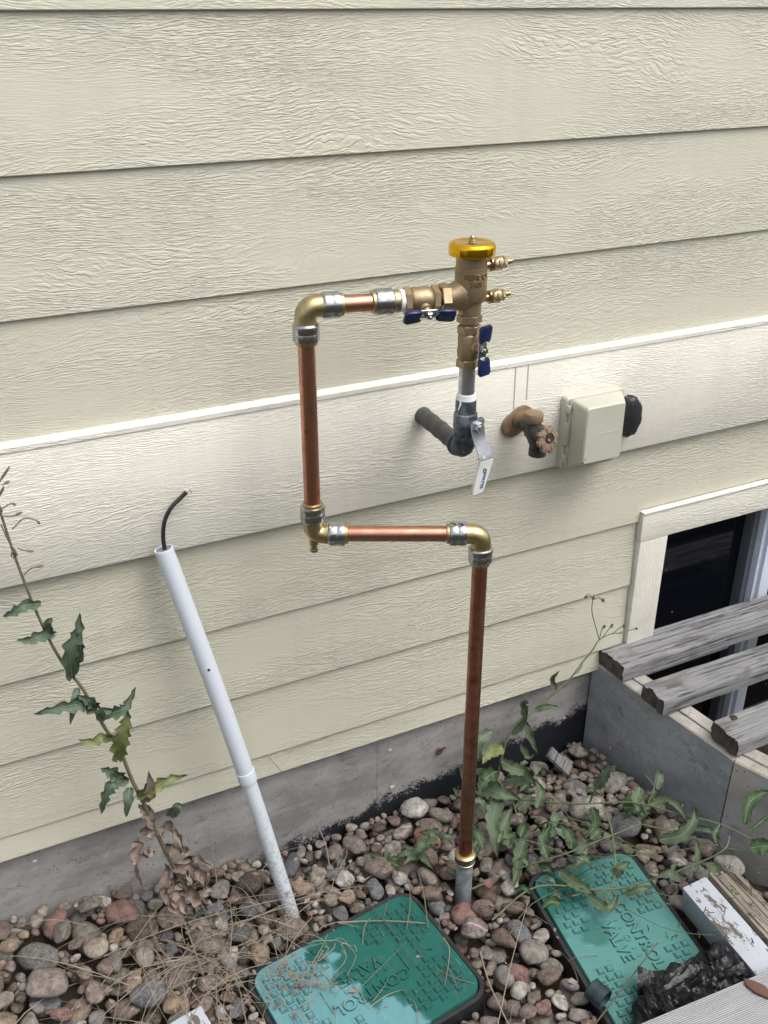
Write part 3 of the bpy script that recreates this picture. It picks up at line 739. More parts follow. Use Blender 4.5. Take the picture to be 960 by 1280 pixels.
# ================================================================== VALVE BOXES
def rrect(L, W_, r, n=6):
    out = []
    for cx, cy, a0 in ((L/2-r, W_/2-r, 0), (-L/2+r, W_/2-r, 90), (-L/2+r, -W_/2+r, 180), (L/2-r, -W_/2+r, 270)):
        for k in range(n+1):
            a = R(a0+90*k/n); out.append((cx+r*math.cos(a), cy+r*math.sin(a)))
    return out
def text_mesh(name, body, size, mat, parent, M4, ext=.001, bold=.0, spacing=1.0, align='CENTER', bend=None):
    cu = bpy.data.curves.new(name, 'FONT'); cu.body = body; cu.size = size; cu.extrude = ext; cu.offset = bold; cu.align_x = align; cu.align_y = 'CENTER'
    cu.space_character = spacing; cu.resolution_u = 3
    tmp = bpy.data.objects.new(name, cu); COL.objects.link(tmp)
    dg = bpy.context.evaluated_depsgraph_get(); me = bpy.data.meshes.new_from_object(tmp.evaluated_get(dg))
    bpy.data.objects.remove(tmp); me.name = name
    if bend:
        for v in me.vertices:
            r = bend+v.co.z; a = v.co.x/bend; v.co = Vector((r*math.sin(a), v.co.y, r*math.cos(a)-bend))
    me.materials.clear(); me.materials.append(mat)
    o = bpy.data.objects.new(name, me); COL.objects.link(o); o.parent = parent
    o.matrix_parent_inverse = Matrix.LocRotScale(parent.location, parent.rotation_euler, None).inverted() if parent.type == 'EMPTY' else Matrix.Translation(-abs_loc(parent))
    o.matrix_basis = M4
    return o
def valve_box(L, mat, label, flip, tilt):
    t = thing('valve_box', (L['c'][0], L['c'][1], L['z']-.05), label, 'valve box', 'green irrigation valve boxes')
    t.rotation_euler = (tilt[0], tilt[1], L['a'])
    def add(mb, name, m, origin=None):
        o = mb.build(name, m, None, 35, origin=origin); o.parent = t; return o
    Lx, Wy = L['L'], L['W']
    b = MB(); o_ = rrect(Lx+.014, Wy+.014, .040); i_ = rrect(Lx-.002, Wy-.002, .034)
    n_ = len(o_)
    r0 = [b.bm.verts.new((x*1.03, y*1.03, -.08)) for x, y in o_]; r1 = [b.bm.verts.new((x, y, .043)) for x, y in o_]
    r2 = [b.bm.verts.new((x*.997, y*.997, .045)) for x, y in o_]; r3 = [b.bm.verts.new((x, y, .045)) for x, y in i_]; r4 = [b.bm.verts.new((x, y, .0)) for x, y in i_]
    b.skin([r0, r1, r2, r3, r4], cap=False); add(b, 'box_rim', M['black'])
    b = MB(); n0 = rrect(Lx-.008, Wy-.008, .031)
    a0 = [b.bm.verts.new((x, y, .030)) for x, y in n0]; a1 = [b.bm.verts.new((x, y, .048)) for x, y in n0]
    a2 = [b.bm.verts.new((x*.994, y*.992, .050)) for x, y in n0]; a3 = [b.bm.verts.new((x*.955, y*.94, .0500)) for x, y in n0]
    b.skin([a0, a1, a2, a3], cap=True)
    lid = add(b, 'lid', mat)
    # raised squares in the corners, groove shade painted round them as dark outlines
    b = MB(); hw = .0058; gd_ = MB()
    for sx in (-1, 1):
        for gx_ in range(0, 8):
            for gy_ in range(-7, 8):
                x = sx*(Lx*.5-.026-gx_*.0172); y = gy_*.0178+(.005 if gx_ % 2 else -.0035)
                if abs(y) > Wy/2-.022 or abs(x) > Lx/2-.02: continue
                if abs(x) < .088 and abs(y) < .052: continue
                if abs(y) < .022 and abs(x) > Lx/2-.045: continue
                if abs(x) < .045: continue
                if abs(y) < .030 and abs(x) < .115: continue
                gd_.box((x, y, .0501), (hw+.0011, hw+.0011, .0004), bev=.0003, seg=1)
                b.box((x, y, .0508), (hw, hw, .0016), bev=.0005, seg=1)
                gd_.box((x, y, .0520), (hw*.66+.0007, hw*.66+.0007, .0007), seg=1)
                b.box((x, y, .0524), (hw*.66, hw*.66, .0008), bev=.0003, seg=1)
    sq = add(b, 'raised_squares', mat); sq['kind'] = 'stuff'
    sq = add(gd_, 'painted_groove_shade', M['lid_groove_shade']); sq['kind'] = 'stuff'
    rot = Matrix.Rotation(R(180) if flip else 0, 4, 'Z')
    for body, yy in (('CONTROL', .0235), ('VALVE', -.0235)):
        o = text_mesh('painted_groove_shade', body, .0315, M['lid_groove_shade'], t, Matrix(), .0008, .0012, 1.02)  # wider dark copy of the word, shade painted around the letters
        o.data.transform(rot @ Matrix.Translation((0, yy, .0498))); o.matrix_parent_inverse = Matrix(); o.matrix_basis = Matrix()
        o = text_mesh('lettering', body, .0315, mat, t, Matrix(), .0026, .0004, 1.02)
        o.data.transform(rot @ Matrix.Translation((0, yy, .0507))); o.matrix_parent_inverse = Matrix(); o.matrix_basis = Matrix()
    def mark(c, h):
        b = MB(); b.box(c, h, bev=.0004, seg=1); add(b, 'raised_mark', mat)
    for s_ in (-1, 1): mark((s_*.080, 0, .0510), (.0016, .024, .0016))
    for x in (-.042, -.024, .024, .042): mark((x, 0, .0508), (.0013, .0038, .0014))
    for k in range(3): mark((-(Lx/2-.042+.006*k), -.03, .0505), (.001, .05, .0009))
    b = MB()
    # letter-O boss between the two lines
    rr = [b.ring(V(0, 0, z), V(1, 0, 0), V(0, 1, 0), r, 16, 0, r*.8) for z, r in ((.0495, .0082), (.0518, .0078), (.0518, .0052), (.0495, .0048))]
    b.skin(rr, cap=False)
    add(b, 'raised_mark', mat)
    b = MB(); b.lathe((-.108 if flip else -.125, .056 if flip else -.055, .0502), (0, 0, 1), [(0, .008), (.0016, .0078), (.0017, .005), (.0003, .0045)], 14); add(b, 'lid_bolt', M['rust'])
    return t
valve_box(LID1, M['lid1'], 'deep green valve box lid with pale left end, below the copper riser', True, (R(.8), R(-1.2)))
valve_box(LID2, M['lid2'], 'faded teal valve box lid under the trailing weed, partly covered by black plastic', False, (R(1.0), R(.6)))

# ================================================================== PIPEWORK
PW = thing('vacuum_breaker_assembly', (.778, -.276, -.03), 'copper and brass irrigation pipework with gold capped vacuum breaker standing from the gravel', 'pipework')
K1 = V(.529, -.154, 1.198); K2 = V(.529, -.154, .817); K3 = V(.778, -.276, .817); K4 = V(.778, -.276, .0)
AX = V(.784, -.200, 0); PR = .0133
def zc(z): return V(AX.x, AX.y, z)
VC = zc(1.1945)
def elbow(K, d1, d2, name='elbow_fitting', drain=False):
    d1 = Vector(d1).normalized(); d2 = Vector(d2).normalized(); b = MB()
    # bend
    rb = .0125; pts = []; arm = .027
    for t in np.linspace(0, 1, 9):
        p0, p1, p2 = K+d1*rb*1.5, K, K+d2*rb*1.5
        pts.append(p0*(1-t)**2+p1*2*t*(1-t)+p2*t*t)
    b.tube([K+d1*arm]+[K+d1*(arm-.004)]+pts+[K+d2*(arm-.004), K+d2*arm], [.0178, .0172]+[.0168]*9+[.0172, .0178], 24)
    if drain: b.lathe(K+V(0, 0, -.012), (0, 0, -1), [(0, .0075), (.008, .0075), (.008, .0055), (.016, .0055), (.0165, .0068), (.021, .0068), (.022, .005)], 14)
    e = b.build(name, M['brass'], PW, 50)
    for d in (d1, d2): collar(K+d*arm, d, e)
    return e
def collar(p, d, parent, L=.025):
    b = MB()
    b.lathe(p, d, [(-.002, .0185), (0, .0202), (.002, .0206), (L*.45, .0202), (L*.5, .0198), (L*.55, .0202), (L-.003, .0206), (L, .0196), (L+.001, .0165)], 32)
    b.build('steel_collar', M['steel'], parent)
    b = MB(); b.lathe(p, d, [(L, .0172), (L+.005, .0170), (L+.006, .0155)], 28); b.build('release_ring', M['brass'], parent)
def copper(p, q, m='copper'):
    b = MB(); d = q-p; n_ = max(2, int(d.length/.02))
    b.tube([p+d*i/n_ for i in range(n_+1)], PR, 32); return b.build('copper_pipe', M[m], PW)
dT = (VC-K1).normalized(); dM = (K3-K2).normalized(); UP = V(0, 0, 1)
elbow(K1, dT, -UP); elbow(K2, UP, dM, drain=True); elbow(K3, -dM, -UP)
copper(K1-UP*.05, K2+UP*.05); copper(K2+dM*.05, K3-dM*.05); copper(K3-UP*.05, V(K4.x, K4.y, .086), 'copper_dark')
copper(K1+dT*.05, K1+dT*.112)
# printed mark on the left riser
b = MB()
for k in range(3): b.box(K1+V(.0006*(k-1), -PR+.0002, -.15-.006*k), (.0016, .0006, .0016))
b.build('pipe_print', M['slotdark'], PW)
# coupling + male adapter
b = MB(); b.lathe(K1+dT*.133, dT, [(0, .0175), (.010, .0175), (.010, .0145), (.020, .0145)], 24); cpl = b.build('coupling', M['brass'], PW)
collar(K1+dT*.133, -dT, cpl, .026)
b = MB(); b.lathe(K1+dT*.1445, dT, [(0, .0148), (.001, .0165), (.008, .0172), (.009, .0150)], 20); b.build('seal_tape', M['tape'], PW)
# ball valve on the outlet branch
def ball_valve(o, d, L, hexr, br, handle_dir, stem_off, mat, label=None, stem=.030, tang=None):
    b = MB(); o = Vector(o); d = Vector(d).normalized(); h = L*.20
    b.hexa(o, o+d*h, hexr, ph=.35)
    b.lathe(o+d*h, d, [(-.001, br*.85), (0, br*.92), (.003, br), (L*.30-h*.0, br), (L*.42, br*1.06), (L-2*h-.003, br), (L-2*h, br*.9)], 28)
    b.hexa(o+d*(L-h), o+d*L, hexr, ph=.35)
    c = o+d*(L*.5); sdv = Vector(handle_dir).normalized()
    b.lathe(c+sdv*br*.6, sdv, [(0, .0095), (stem*.35, .0095), (stem*.4, .007), (stem*.75, .0065)], 20)
    v = b.build('ball_valve', mat, PW, 30)
    if label: v['label'] = label
    # tee handle
    hc = c+sdv*stem; td = Vector(tang).normalized(); wd = sdv.cross(td).normalized()
    Mh = Matrix((td, wd, sdv)).transposed()
    hb = MB(); hb.mi = 0
    hb.box(hc, (.013, .0085, .0012), Mh, .001)
    for s_ in (-1, 1): hb.box(hc+td*s_*.016+sdv*.0015, (.005, .006, .0011), Mh @ Matrix.Rotation(-s_*.3, 3, 'Y'), .0008)
    hb.hexa(hc+sdv*.001, hc+sdv*.0065, .0068, ph=.1); hb.cyl(hc+sdv*.006, hc+sdv*.010, .0032, .0028, 12)
    hd = hb.build('handle', M['steel'], v, 30)
    for s_ in (-1, 1):
        g = MB()
        poly = [(.012, -.0085), (.017, -.0115), (.036, -.0125), (.0405, -.009), (.0405, .009), (.036, .0125), (.017, .0115), (.012, .0085), (.018, .003), (.018, -.003)]
        poly = [(x*s_, y) for x, y in poly]; poly = poly if s_ > 0 else poly[::-1]
        M4 = Matrix.Translation(hc+sdv*.002) @ Mh.to_4x4() @ Matrix.Rotation(-s_*.10, 4, 'Y')
        g.prism(poly, -.0032, .0036, M4, bev=.0016); g.build('handle_grip', M['blue'], v, 40)
    return v
sA = .151; sB = .229
ball_valve(K1+dT*sA, dT, .056, .0205, .0190, V(0, -1, -.62), 0, M['bronze'], stem=.030, tang=dT)
b = MB(); b.lathe(K1+dT*.205, dT, [(0, .013), (.006, .013)], 20); b.hexa(K1+dT*.209, K1+dT*.224, .0225, ph=.1); b.build('union_nut', M['bronze_s'], PW, 30)
# vacuum breaker body
b = MB()
b.lathe(zc(0), (0, 0, 1), [(1.1655, .0150), (1.168, .0178), (1.187, .0182), (1.190, .0235), (1.194, .0252), (1.212, .0252), (1.240, .0246), (1.2405, .0238), (1.262, .0238)], 40)
# side port swelling out to the outlet
pd = -dT; o_ = zc(1.202)
rings = []
for t in np.linspace(0, 1, 9):
    c_ = o_+pd*(.002+.036*t)+V(0, 0, -.0075*t**1.0); rz_ = .030-.0105*smooth(0, 1, t); ry = .0238-.0045*t
    rings.append(b.ring(c_, V(0, 0, 1), V(0, 0, 1).cross(pd).normalized(), rz_, 26, 0, ry))
b.skin(rings)
b.hexa(zc(1.1535), zc(1.1665), .0200, ph=.5); b.cyl(zc(1.150), zc(1.154), .0125, n=16)
vb = b.build('vacuum_breaker', M['bronze'], PW, 32)
fdir = Vector((CAM.x-AX.x, CAM.y-AX.y, 0)).normalized(); rdir = UP.cross(fdir).normalized()
fd2 = (fdir*math.cos(R(20))+rdir*math.sin(R(20))).normalized(); rd2 = UP.cross(fd2).normalized()
def on_body(z, r): return Matrix.Translation(zc(z)+fd2*r) @ Matrix((rd2, UP, fd2)).transposed().to_4x4()
text_mesh('lettering', 'FEBCO', .0122, M['bronze_s'], vb, on_body(1.2290, .0249), .0013, .0002, 1.05, bend=.0249)
text_mesh('lettering', '765', .0122, M['bronze_s'], vb, on_body(1.2175, .0252), .0013, .0002, 1.05, bend=.0252)
text_mesh('flow_arrow', '\u2190', .016, M['bronze_s'], vb, Matrix.Translation(zc(1.204)+(fdir*math.cos(R(-18))+rdir*math.sin(R(-18)))*.0254) @ Matrix((UP.cross((fdir*math.cos(R(-18))+rdir*math.sin(R(-18)))), UP, (fdir*math.cos(R(-18))+rdir*math.sin(R(-18))))).transposed().to_4x4(), .0007, .0003, bend=.0252)
b = MB(); b.lathe(zc(1.258), UP, [(0, .0335), (.001, .0352), (.0035, .0358), (.0135, .0358), (.0175, .0345), (.0195, .031), (.0202, .024), (.0190, .020), (.0188, 0)], 56); b.build('gold_cap', M['gold'], vb, 60)
b = MB(); b.lathe(zc(1.276), UP, [(0, .0062), (.003, .0062), (.003, .0045), (.009, .0045), (.0105, .003), (.011, 0)], 16); b.build('cap_screw', M['steel'], vb)
def test_cock(z, s):
    o = zc(z); d = V(1, 0, 0.04).normalized(); side = V(-.25, -1, .25); side = (side-d*side.dot(d)).normalized(); b = MB()
    b.lathe(o+d*.018, d, [(0, .0065), (.013, .0065), (.014, .0075)], 16)
    b.lathe(o+d*.031, d, [(0, .0080), (.002, .0105), (.020, .0108), (.023, .0090), (.025, .0072)], 18)
    b.hexa(o+d*.055, o+d*.061, .0090); b.lathe(o+d*.061, d, [(0, .0055), (.005, .0052), (.0055, .0042), (.011, .0038)], 14)
    b.cyl(o+d*.041, o+d*.041+side*.0140, .0082, .0078, 18)
    t = b.build('test_cock', M['bronze_s'], vb, 30); t['label'] = ('upper' if s else 'lower')+' test cock on the body side'
    return t, o+d*.041+side*.0125, side
for z, s in ((1.2385, 1), (1.1880, 0)):
    t, c, sd_ = test_cock(z, s)
# slotted brass screws of the cocks are sub-parts of the breaker too
for z in (1.2385, 1.1880):
    d = V(1, 0, .04).normalized(); side = V(-.25, -1, .25); side = (side-d*side.dot(d)).normalized(); c = zc(z)+d*.041+side*.0141
    b = MB(); b.lathe(c, side, [(0, .0068), (.0012, .0068), (.0016, .0060)], 18); b.mi = 1
    w = side.cross(UP).normalized(); b.box(c+side*.0016, (.0009, .0046, .0004), Matrix((w, side.cross(w), side)).transposed()); b.build('slotted_screw', [M['brass'], M['slotdark']], vb)
# inlet ball valve below
ball_valve(zc(1.150), -UP, .069, .0185, .0168, V(.30, -1, 0), 0, M['bronze'], stem=.030, tang=UP)
b = MB(); b.cyl(zc(1.086), zc(1.030), .0134, n=28); b.build('steel_nipple', M['galv'], PW)
b = MB(); b.lathe(zc(1.037), -UP, [(0, .0136), (.001, .0152), (.010, .0168), (.011, .0148)], 22)
b.tube([zc(1.030)+V(-.013, -.006, 0), zc(1.022)+V(-.016, -.009, 0), zc(1.013)+V(-.0185, -.008, 0)], [.0016, .0014, .0006], 6); b.build('seal_tape', M['tape'], PW)
b = MB(); b.lathe(zc(1.028), -UP, [(0, .0150), (.002, .0175), (.024, .0175), (.026, .0200), (.048, .0205), (.052, .0188), (.068, .0182), (.070, .0160), (.083, .0158)], 10, ph=.3)
b.lathe(zc(.987)+V(0, -.012, 0), V(.35, -1, 0), [(0, .010), (.012, .009), (.012, .006), (.018, .006)], 16)
sv = b.build('shutoff_valve', M['iron'], PW, 38)
# wall pipe and its elbow
WH = V(.7985, -.030, .9335); KE = zc(.9385); dw = (KE-WH).normalized()
b = MB(); b.tube([WH-dw*.06]+[WH+dw*t for t in np.linspace(0, (KE-WH).length-.012, 18)], [.0152]+[.0152+(.0012 if k % 4 == 0 else 0) for k in range(18)], 24); b.build('supply_pipe', M['taped'], PW, 50)
b = MB(); pts = [KE-dw*.030, KE-dw*.022]+[((KE-dw*.02)*(1-t)**2+KE*2*t*(1-t)+(KE+UP*.02)*t*t) for t in np.linspace(0, 1, 7)]+[KE+UP*.020, KE+UP*.026]
b.tube(pts, [.0190, .0205]+[.0178, .0182, .0188, .019, .0188, .0182, .0178]+[.0195, .0190], 24); b.build('iron_elbow', M['iron'], PW, 45)
b = MB(); b.lathe(WH+V(0, .008, 0), (0, -1, 0), [(-.004, .0200), (.002, .0196), (.0022, .0155)], 24); b.build('hole_grommet', M['black'], PW)
# steel lever with printed vinyl grip
lc = zc(.990)+V(.002, -.0340, 0); f_ = V(.18, -1, .12).normalized(); r_ = V(0, 0, 1).cross(-f_).normalized(); r_ = -r_ if r_.x < 0 else r_; u_ = r_.cross(f_).normalized(); u_ = -u_ if u_.z < 0 else u_
ML = Matrix((r_, u_, f_)).transposed().to_4x4()
b = MB(); 
def strip(segs, th):
    rings = []
    for (x, y, w, z) in segs:
        rings.append([b.bm.verts.new((Matrix.Translation(lc) @ ML) @ Vector(p)) for p in ((x-w, y, z), (x+w, y, z), (x+w, y, z+th), (x-w, y, z+th))])
    b.skin(rings)
strip([(0, .0120, .004, 0), (0, .011, .010, 0), (0, .004, .0135, 0), (.001, -.010, .0132, 0), (.003, -.026, .0120, .001), (.006, -.042, .0135, .008), (.0065, -.060, .0140, .0105)], .0022)
b.hexa(lc+f_*.002, lc+f_*.009, .0088, ph=.2); b.cyl(lc+f_*.009, lc+f_*.0115, .0040, n=12)
lev = b.build('lever', M['galv'], sv, 30)
b = MB(); b.lathe(lc-f_*.010+r_*.008+V(0, 0, .004), (r_+V(0, 0, .1)), [(0, .006), (.008, .0062), (.012, .0055), (.014, .003)], 14, mi=0); b.build('lever_stop', M['iron'], sv)
b = MB(); b.lathe(lc+ML.to_3x3() @ Vector((.003, -.050, .0112)), f_, [(0, .0036), (.0004, .0035)], 14); b.lathe(lc+ML.to_3x3() @ Vector((.0115, -.048, .0106)), f_, [(0, .0022), (.0004, .002)], 12); b.build('lever_hole', M['wire_white'], sv)
b = MB(); strip([(.0065, -.0565, .0135, .0090), (.0055, -.0600, .0142, .0090), (-.0075, -.0800, .0130, .0125), (-.0190, -.1010, .0120, .015), (-.021, -.1040, .0100, .0155)], .0050)
b.build('lever_grip', M['lever_grip'], sv, 40)
gd = Vector((-.0250, -.043, .0060)).normalized(); gz = gd.cross(Vector((1, -.35, 0)).normalized()); gz = -gz if gz.z < 0 else gz; gn = gz.normalized(); gu = gn.cross(gd).normalized()
for tx, sz, mm, off, along in (('O', .0095, 'slotdark', 0, .012), ('WATTS', .0078, 'print_blue', .0022, .028)):
    base_ = Vector((.0050, -.0600, .0154)); MT = Matrix((gd, gu, gn)).transposed().to_4x4()
    text_mesh('print', tx, sz, M[mm], sv, Matrix.Translation(lc) @ ML @ Matrix.Translation(base_+gd*along+gu*off) @ MT, .0003, .0002)
# coupling at the foot of the riser
b = MB(); b.lathe(V(K4.x, K4.y, .072), UP, [(0, .0165), (.003, .0205), (.006, .0205), (.007, .0188), (.018, .0188), (.019, .0210), (.024, .0212), (.026, .0185), (.027, .0150)], 28); b.build('foot_coupling', M['brass'], PW)
b = MB(); b.lathe(V(K4.x, K4.y, .0785), UP, [(0, .0190), (.0005, .0198), (.0108, .0198), (.011, .019)], 28); b.build('dark_band', M['iron'], PW)
b = MB(); b.cyl(V(K4.x, K4.y, -.08), V(K4.x, K4.y, .073), .0168, n=22); b.build('riser_foot', M['foot'], PW)

# ================================================================== PVC CONDUIT + CABLE
PB, PT = V(.4432, -.164, -.06), at(205, 688, 1, -.05)
dv = (PT-V(.4432, -.164, .0)).normalized(); PB = V(.4432, -.164, 0)-dv*.06
pv = thing('plastic_conduit', (.4432, -.164, 0), 'pale grey white plastic pipe leaning against the wall, black cable out of its top', 'pipe')
Lp = (PT-PB).length; cj = at(302, 975, 1, -.115); sj = (cj-PB).dot(dv)
def bow(t): return V(.006, -.004, 0)*math.sin(math.pi*t)
b = MB(); r_o = .0178
pts = [PB+dv*(Lp*i/30)+bow(i/30) for i in range(31)]
rad = [(.0144 if (p-PB).dot(dv) < sj else .0162) for p in pts]
b.tube(pts, rad, 28)
b.bm.faces.ensure_lookup_table()
tube_ = b.build('pipe_body', M['pvc'], pv, 50)
b = MB(); b.lathe(PB+dv*sj+bow(sj/Lp), dv, [(-.001, .0146), (-.0005, .0172), (.001, .0175), (.021, .0176), (.023, .0172), (.0235, .0163)], 28); b.build('pipe_collar', M['pvc'], pv, 40)
b = MB(); b.lathe(pts[-1]-dv*.001, dv, [(0, .0162), (.002, .0163), (.0045, .0158), (.0045, .0138), (.0012, .0136), (.0011, 0)], 28); b.mi = 1
b.lathe(pts[-1], dv, [(.0012, .0135), (.0016, .0134)], 28, mi=1); b.build('open_end', [M['pvc'], M['pvc_in']], pv, 40)
c = at(257, 838, 1, -.10); tt = (c-PB).dot(dv); c = PB+dv*tt+bow(tt/Lp); td_ = (CAM-c); td_ = (td_-dv*td_.dot(dv)).normalized()
b = MB(); b.lathe(c+td_*.0152, td_, [(0, .0028), (.0013, .0026)], 12); b.build('drill_hole', M['slotdark'], pv)
cb = MB(); cpts = spline([pts[-1]-dv*.04, pts[-1]+V(.001, 0, .010), at(205, 655, 1, -.047), at(213, 636, 1, -.045), at(226, 622, 1, -.042), at(233, 615, 1, -.042)], 7)
cb.tube(cpts, .0036, 12)
cab = tag(cb.build('cable', M['black'], None), 'short black cable with frayed bare ends sticking out of the plastic pipe', 'cable')
e = cpts[-1]
for k in range(5):
    w = MB(); q = [e-V(0, 0, .002), e+V(random.uniform(-.002, .008), random.uniform(-.003, .003), random.uniform(.001, .005)), e+V(random.uniform(-.004, .014), 0, random.uniform(-.004, .008))]
    w.tube(spline(q, 4), .0006, 5); w.build('bare_wire', M['wire_white'] if k else M['rust'], cab)

# ================================================================== HOSE BIBB
hb = thing('hose_bibb', (1.0, -.035, .88), 'brown hose tap with round faded handle on the white band board', 'tap')
b = MB(); FC = V(1.003, -.036, .889)
M4 = Matrix.Translation(FC) @ Matrix.Rotation(R(90), 4, 'X')
b.prism([(x-.002, y) for x, y in rrect(.072, .046, .022, 6)], 0, .007, M4 @ Matrix.Rotation(R(32), 4, 'Z'), bev=.002); b.lathe(FC+V(-.025, -.007, -.016), (0, -1, 0), [(0, .0045), (.0015, .004)], 8)
b.tube([FC+V(0, -.005, .004), FC+V(.004, -.022, .008), FC+V(.006, -.036, .014)], [.017, .015, .014], 18); b.build('wall_flange', M['bibb_brown'], hb, 35)
T0 = V(1.003, -.088, .889)
b = MB(); b.lathe(T0+V(0, 0, .016), UP, [(0, .0168), (.002, .0182), (.014, .0186), (.0175, .0168), (.0185, .012), (.019, 0)], 28); b.build('vacuum_cap', M['bibb_brown'], hb, 50)
b = MB(); b.lathe(T0+V(0, 0, -.012), UP, [(0, .0150), (.010, .0162), (.028, .0158)], 22)
b.tube([T0+V(0, .045, .004), T0+V(0, .01, 0)], [.0125, .0140], 18)
b.tube([T0+V(0, 0, -.002), T0+V(.004, -.010, -.022), T0+V(.006, -.012, -.036)], [.0160, .0150, .0135], 18)
b.lathe(T0+V(.006, -.012, -.034), -UP, [(0, .0135), (.001, .0165), (.014, .0168), (.015, .0145), (.013, .0120), (.006, .0118), (.0058, 0)], 24)
hd = V(.20, -1, .28).normalized(); HC = T0+V(-.002, -.050, -.001)
b.lathe(T0+V(.002, -.006, .002), HC-T0, [(0, .0150), (.018, .0145), (.022, .0165), (.030, .0165), (.031, .009), (.050, .008)], 18); b.build('tap_body', M['bibb_dark'], hb, 40)
b = MB()
d_, a_, b_ = frame(hd); rings = []
nseg = 64
for t, r, lob in ((-.006, .018, .0), (-.004, .0225, .0022), (.004, .0235, .0024), (.006, .0205, .0016), (.0065, .0125, 0), (.003, .0115, 0), (.0028, .0045, 0), (.0065, .0040, 0), (.007, .0001, 0)):
    rings.append([b.bm.verts.new(HC+d_*t+(a_*math.cos(2*math.pi*k/nseg)+b_*math.sin(2*math.pi*k/nseg))*(r+(lob if (k % 8) < 4 else -lob*.6))) for k in range(nseg)])
b.skin(rings)
for k in range(8):
    an = 2*math.pi*k/8+.2; c = HC+d_*.006+(a_*math.cos(an)+b_*math.sin(an))*.017; rd = (a_*math.cos(an)+b_*math.sin(an))
    b.box(c, (.0048, .0012, .0016), Matrix((rd, d_.cross(rd), d_)).transposed(), .0004)
b.build('round_handle', M['bibb_red'], hb, 35)

# ================================================================== OUTLET COVER BOX
ob = thing('outlet_cover_box', (1.17, -.036, .84), 'beige grey plastic weatherproof outlet cover box on the white band board', 'outlet cover')
def loft(b, secs, bev=0):
    rings = [[b.bm.verts.new(p) for p in s_] for s_ in secs]; b.skin(rings)
def rr4(x0, x1, z0, z1, y, r=.006, n=4):
    pts = rrect(x1-x0, z1-z0, r, n); cx, cz = (x0+x1)/2, (z0+z1)/2; return [V(cx+p, y, cz+q) for p, q in pts]
b = MB(); loft(b, [rr4(1.102, 1.236, .770, .922, -.0352, .008), rr4(1.102, 1.236, .770, .922, -.050, .008), rr4(1.105, 1.233, .773, .919, -.0535, .007)]); b.build('back_plate', M['box'], ob, 30)
FD = -.122
fx0, fz1 = at(738, 513, 1, FD).x, at(738, 513, 1, FD).z; fx1 = at(787, 504, 1, FD).x; fz0 = at(731, 584, 1, FD).z
b = MB(); loft(b, [rr4(1.108, 1.234, .772, .922, -.0540, .008), rr4(1.108, 1.234, .771, .922, -.0600, .008), rr4(1.1105, 1.231, .775, .9195, -.0604, .008), rr4(fx0, fx1, fz0, fz1, FD+.003, .007), rr4(fx0+.0025, fx1-.0025, fz0+.0025, fz1-.0025, FD, .006)])
cv = b.build('cover', M['box'], ob, 40)
for z in (.900, .848, .795):
    b = MB(); b.box((1.1060, -.0560, z), (.0035, .0055, .0075 if z != .848 else .022), bev=.001); b.build('hinge', M['box'], ob)
b = MB(); b.cyl((fx0+.006, FD-.0003, fz0+.012), (fx0+.006, FD+.002, fz0+.012), .0014, n=10); b.build('cover_pin', M['slotdark'], ob)
b = MB(); b.box(((fx0+fx1)/2+.01, FD-.0001, (fz0+fz1)/2+.002), (.024, .0004, .0006), None, .0002); b.build('embossed_line', M['box'], ob)
b = MB(); prof = []
KC = V(1.262, -.0352, .856)
for t, r in ((0, .034), (.010, .036), (.020, .0365), (.026, .033), (.030, .024), (.031, 0.001)): prof.append((t, r))
nseg = 48; d_, a_, b_ = frame((0, -1, 0)); rings = []
for t, r in prof:
    rings.append([b.bm.verts.new(KC+d_*t+a_*math.cos(2*math.pi*k/nseg)*(r*.72*(1+(.03 if (k//3) % 2 else -.03)))+b_*math.sin(2*math.pi*k/nseg)*(r*1.18*(1+(.03 if (k//3) % 2 else -.03)))) for k in range(nseg)])
b.skin(rings); o = tag(b.build('vent_cap', M['black'], None, 30), 'black ribbed oval plastic cap behind the right side of the beige box', 'cap')

for q in (hb, ob): q.location.y += .0078
o.location.y += .0078
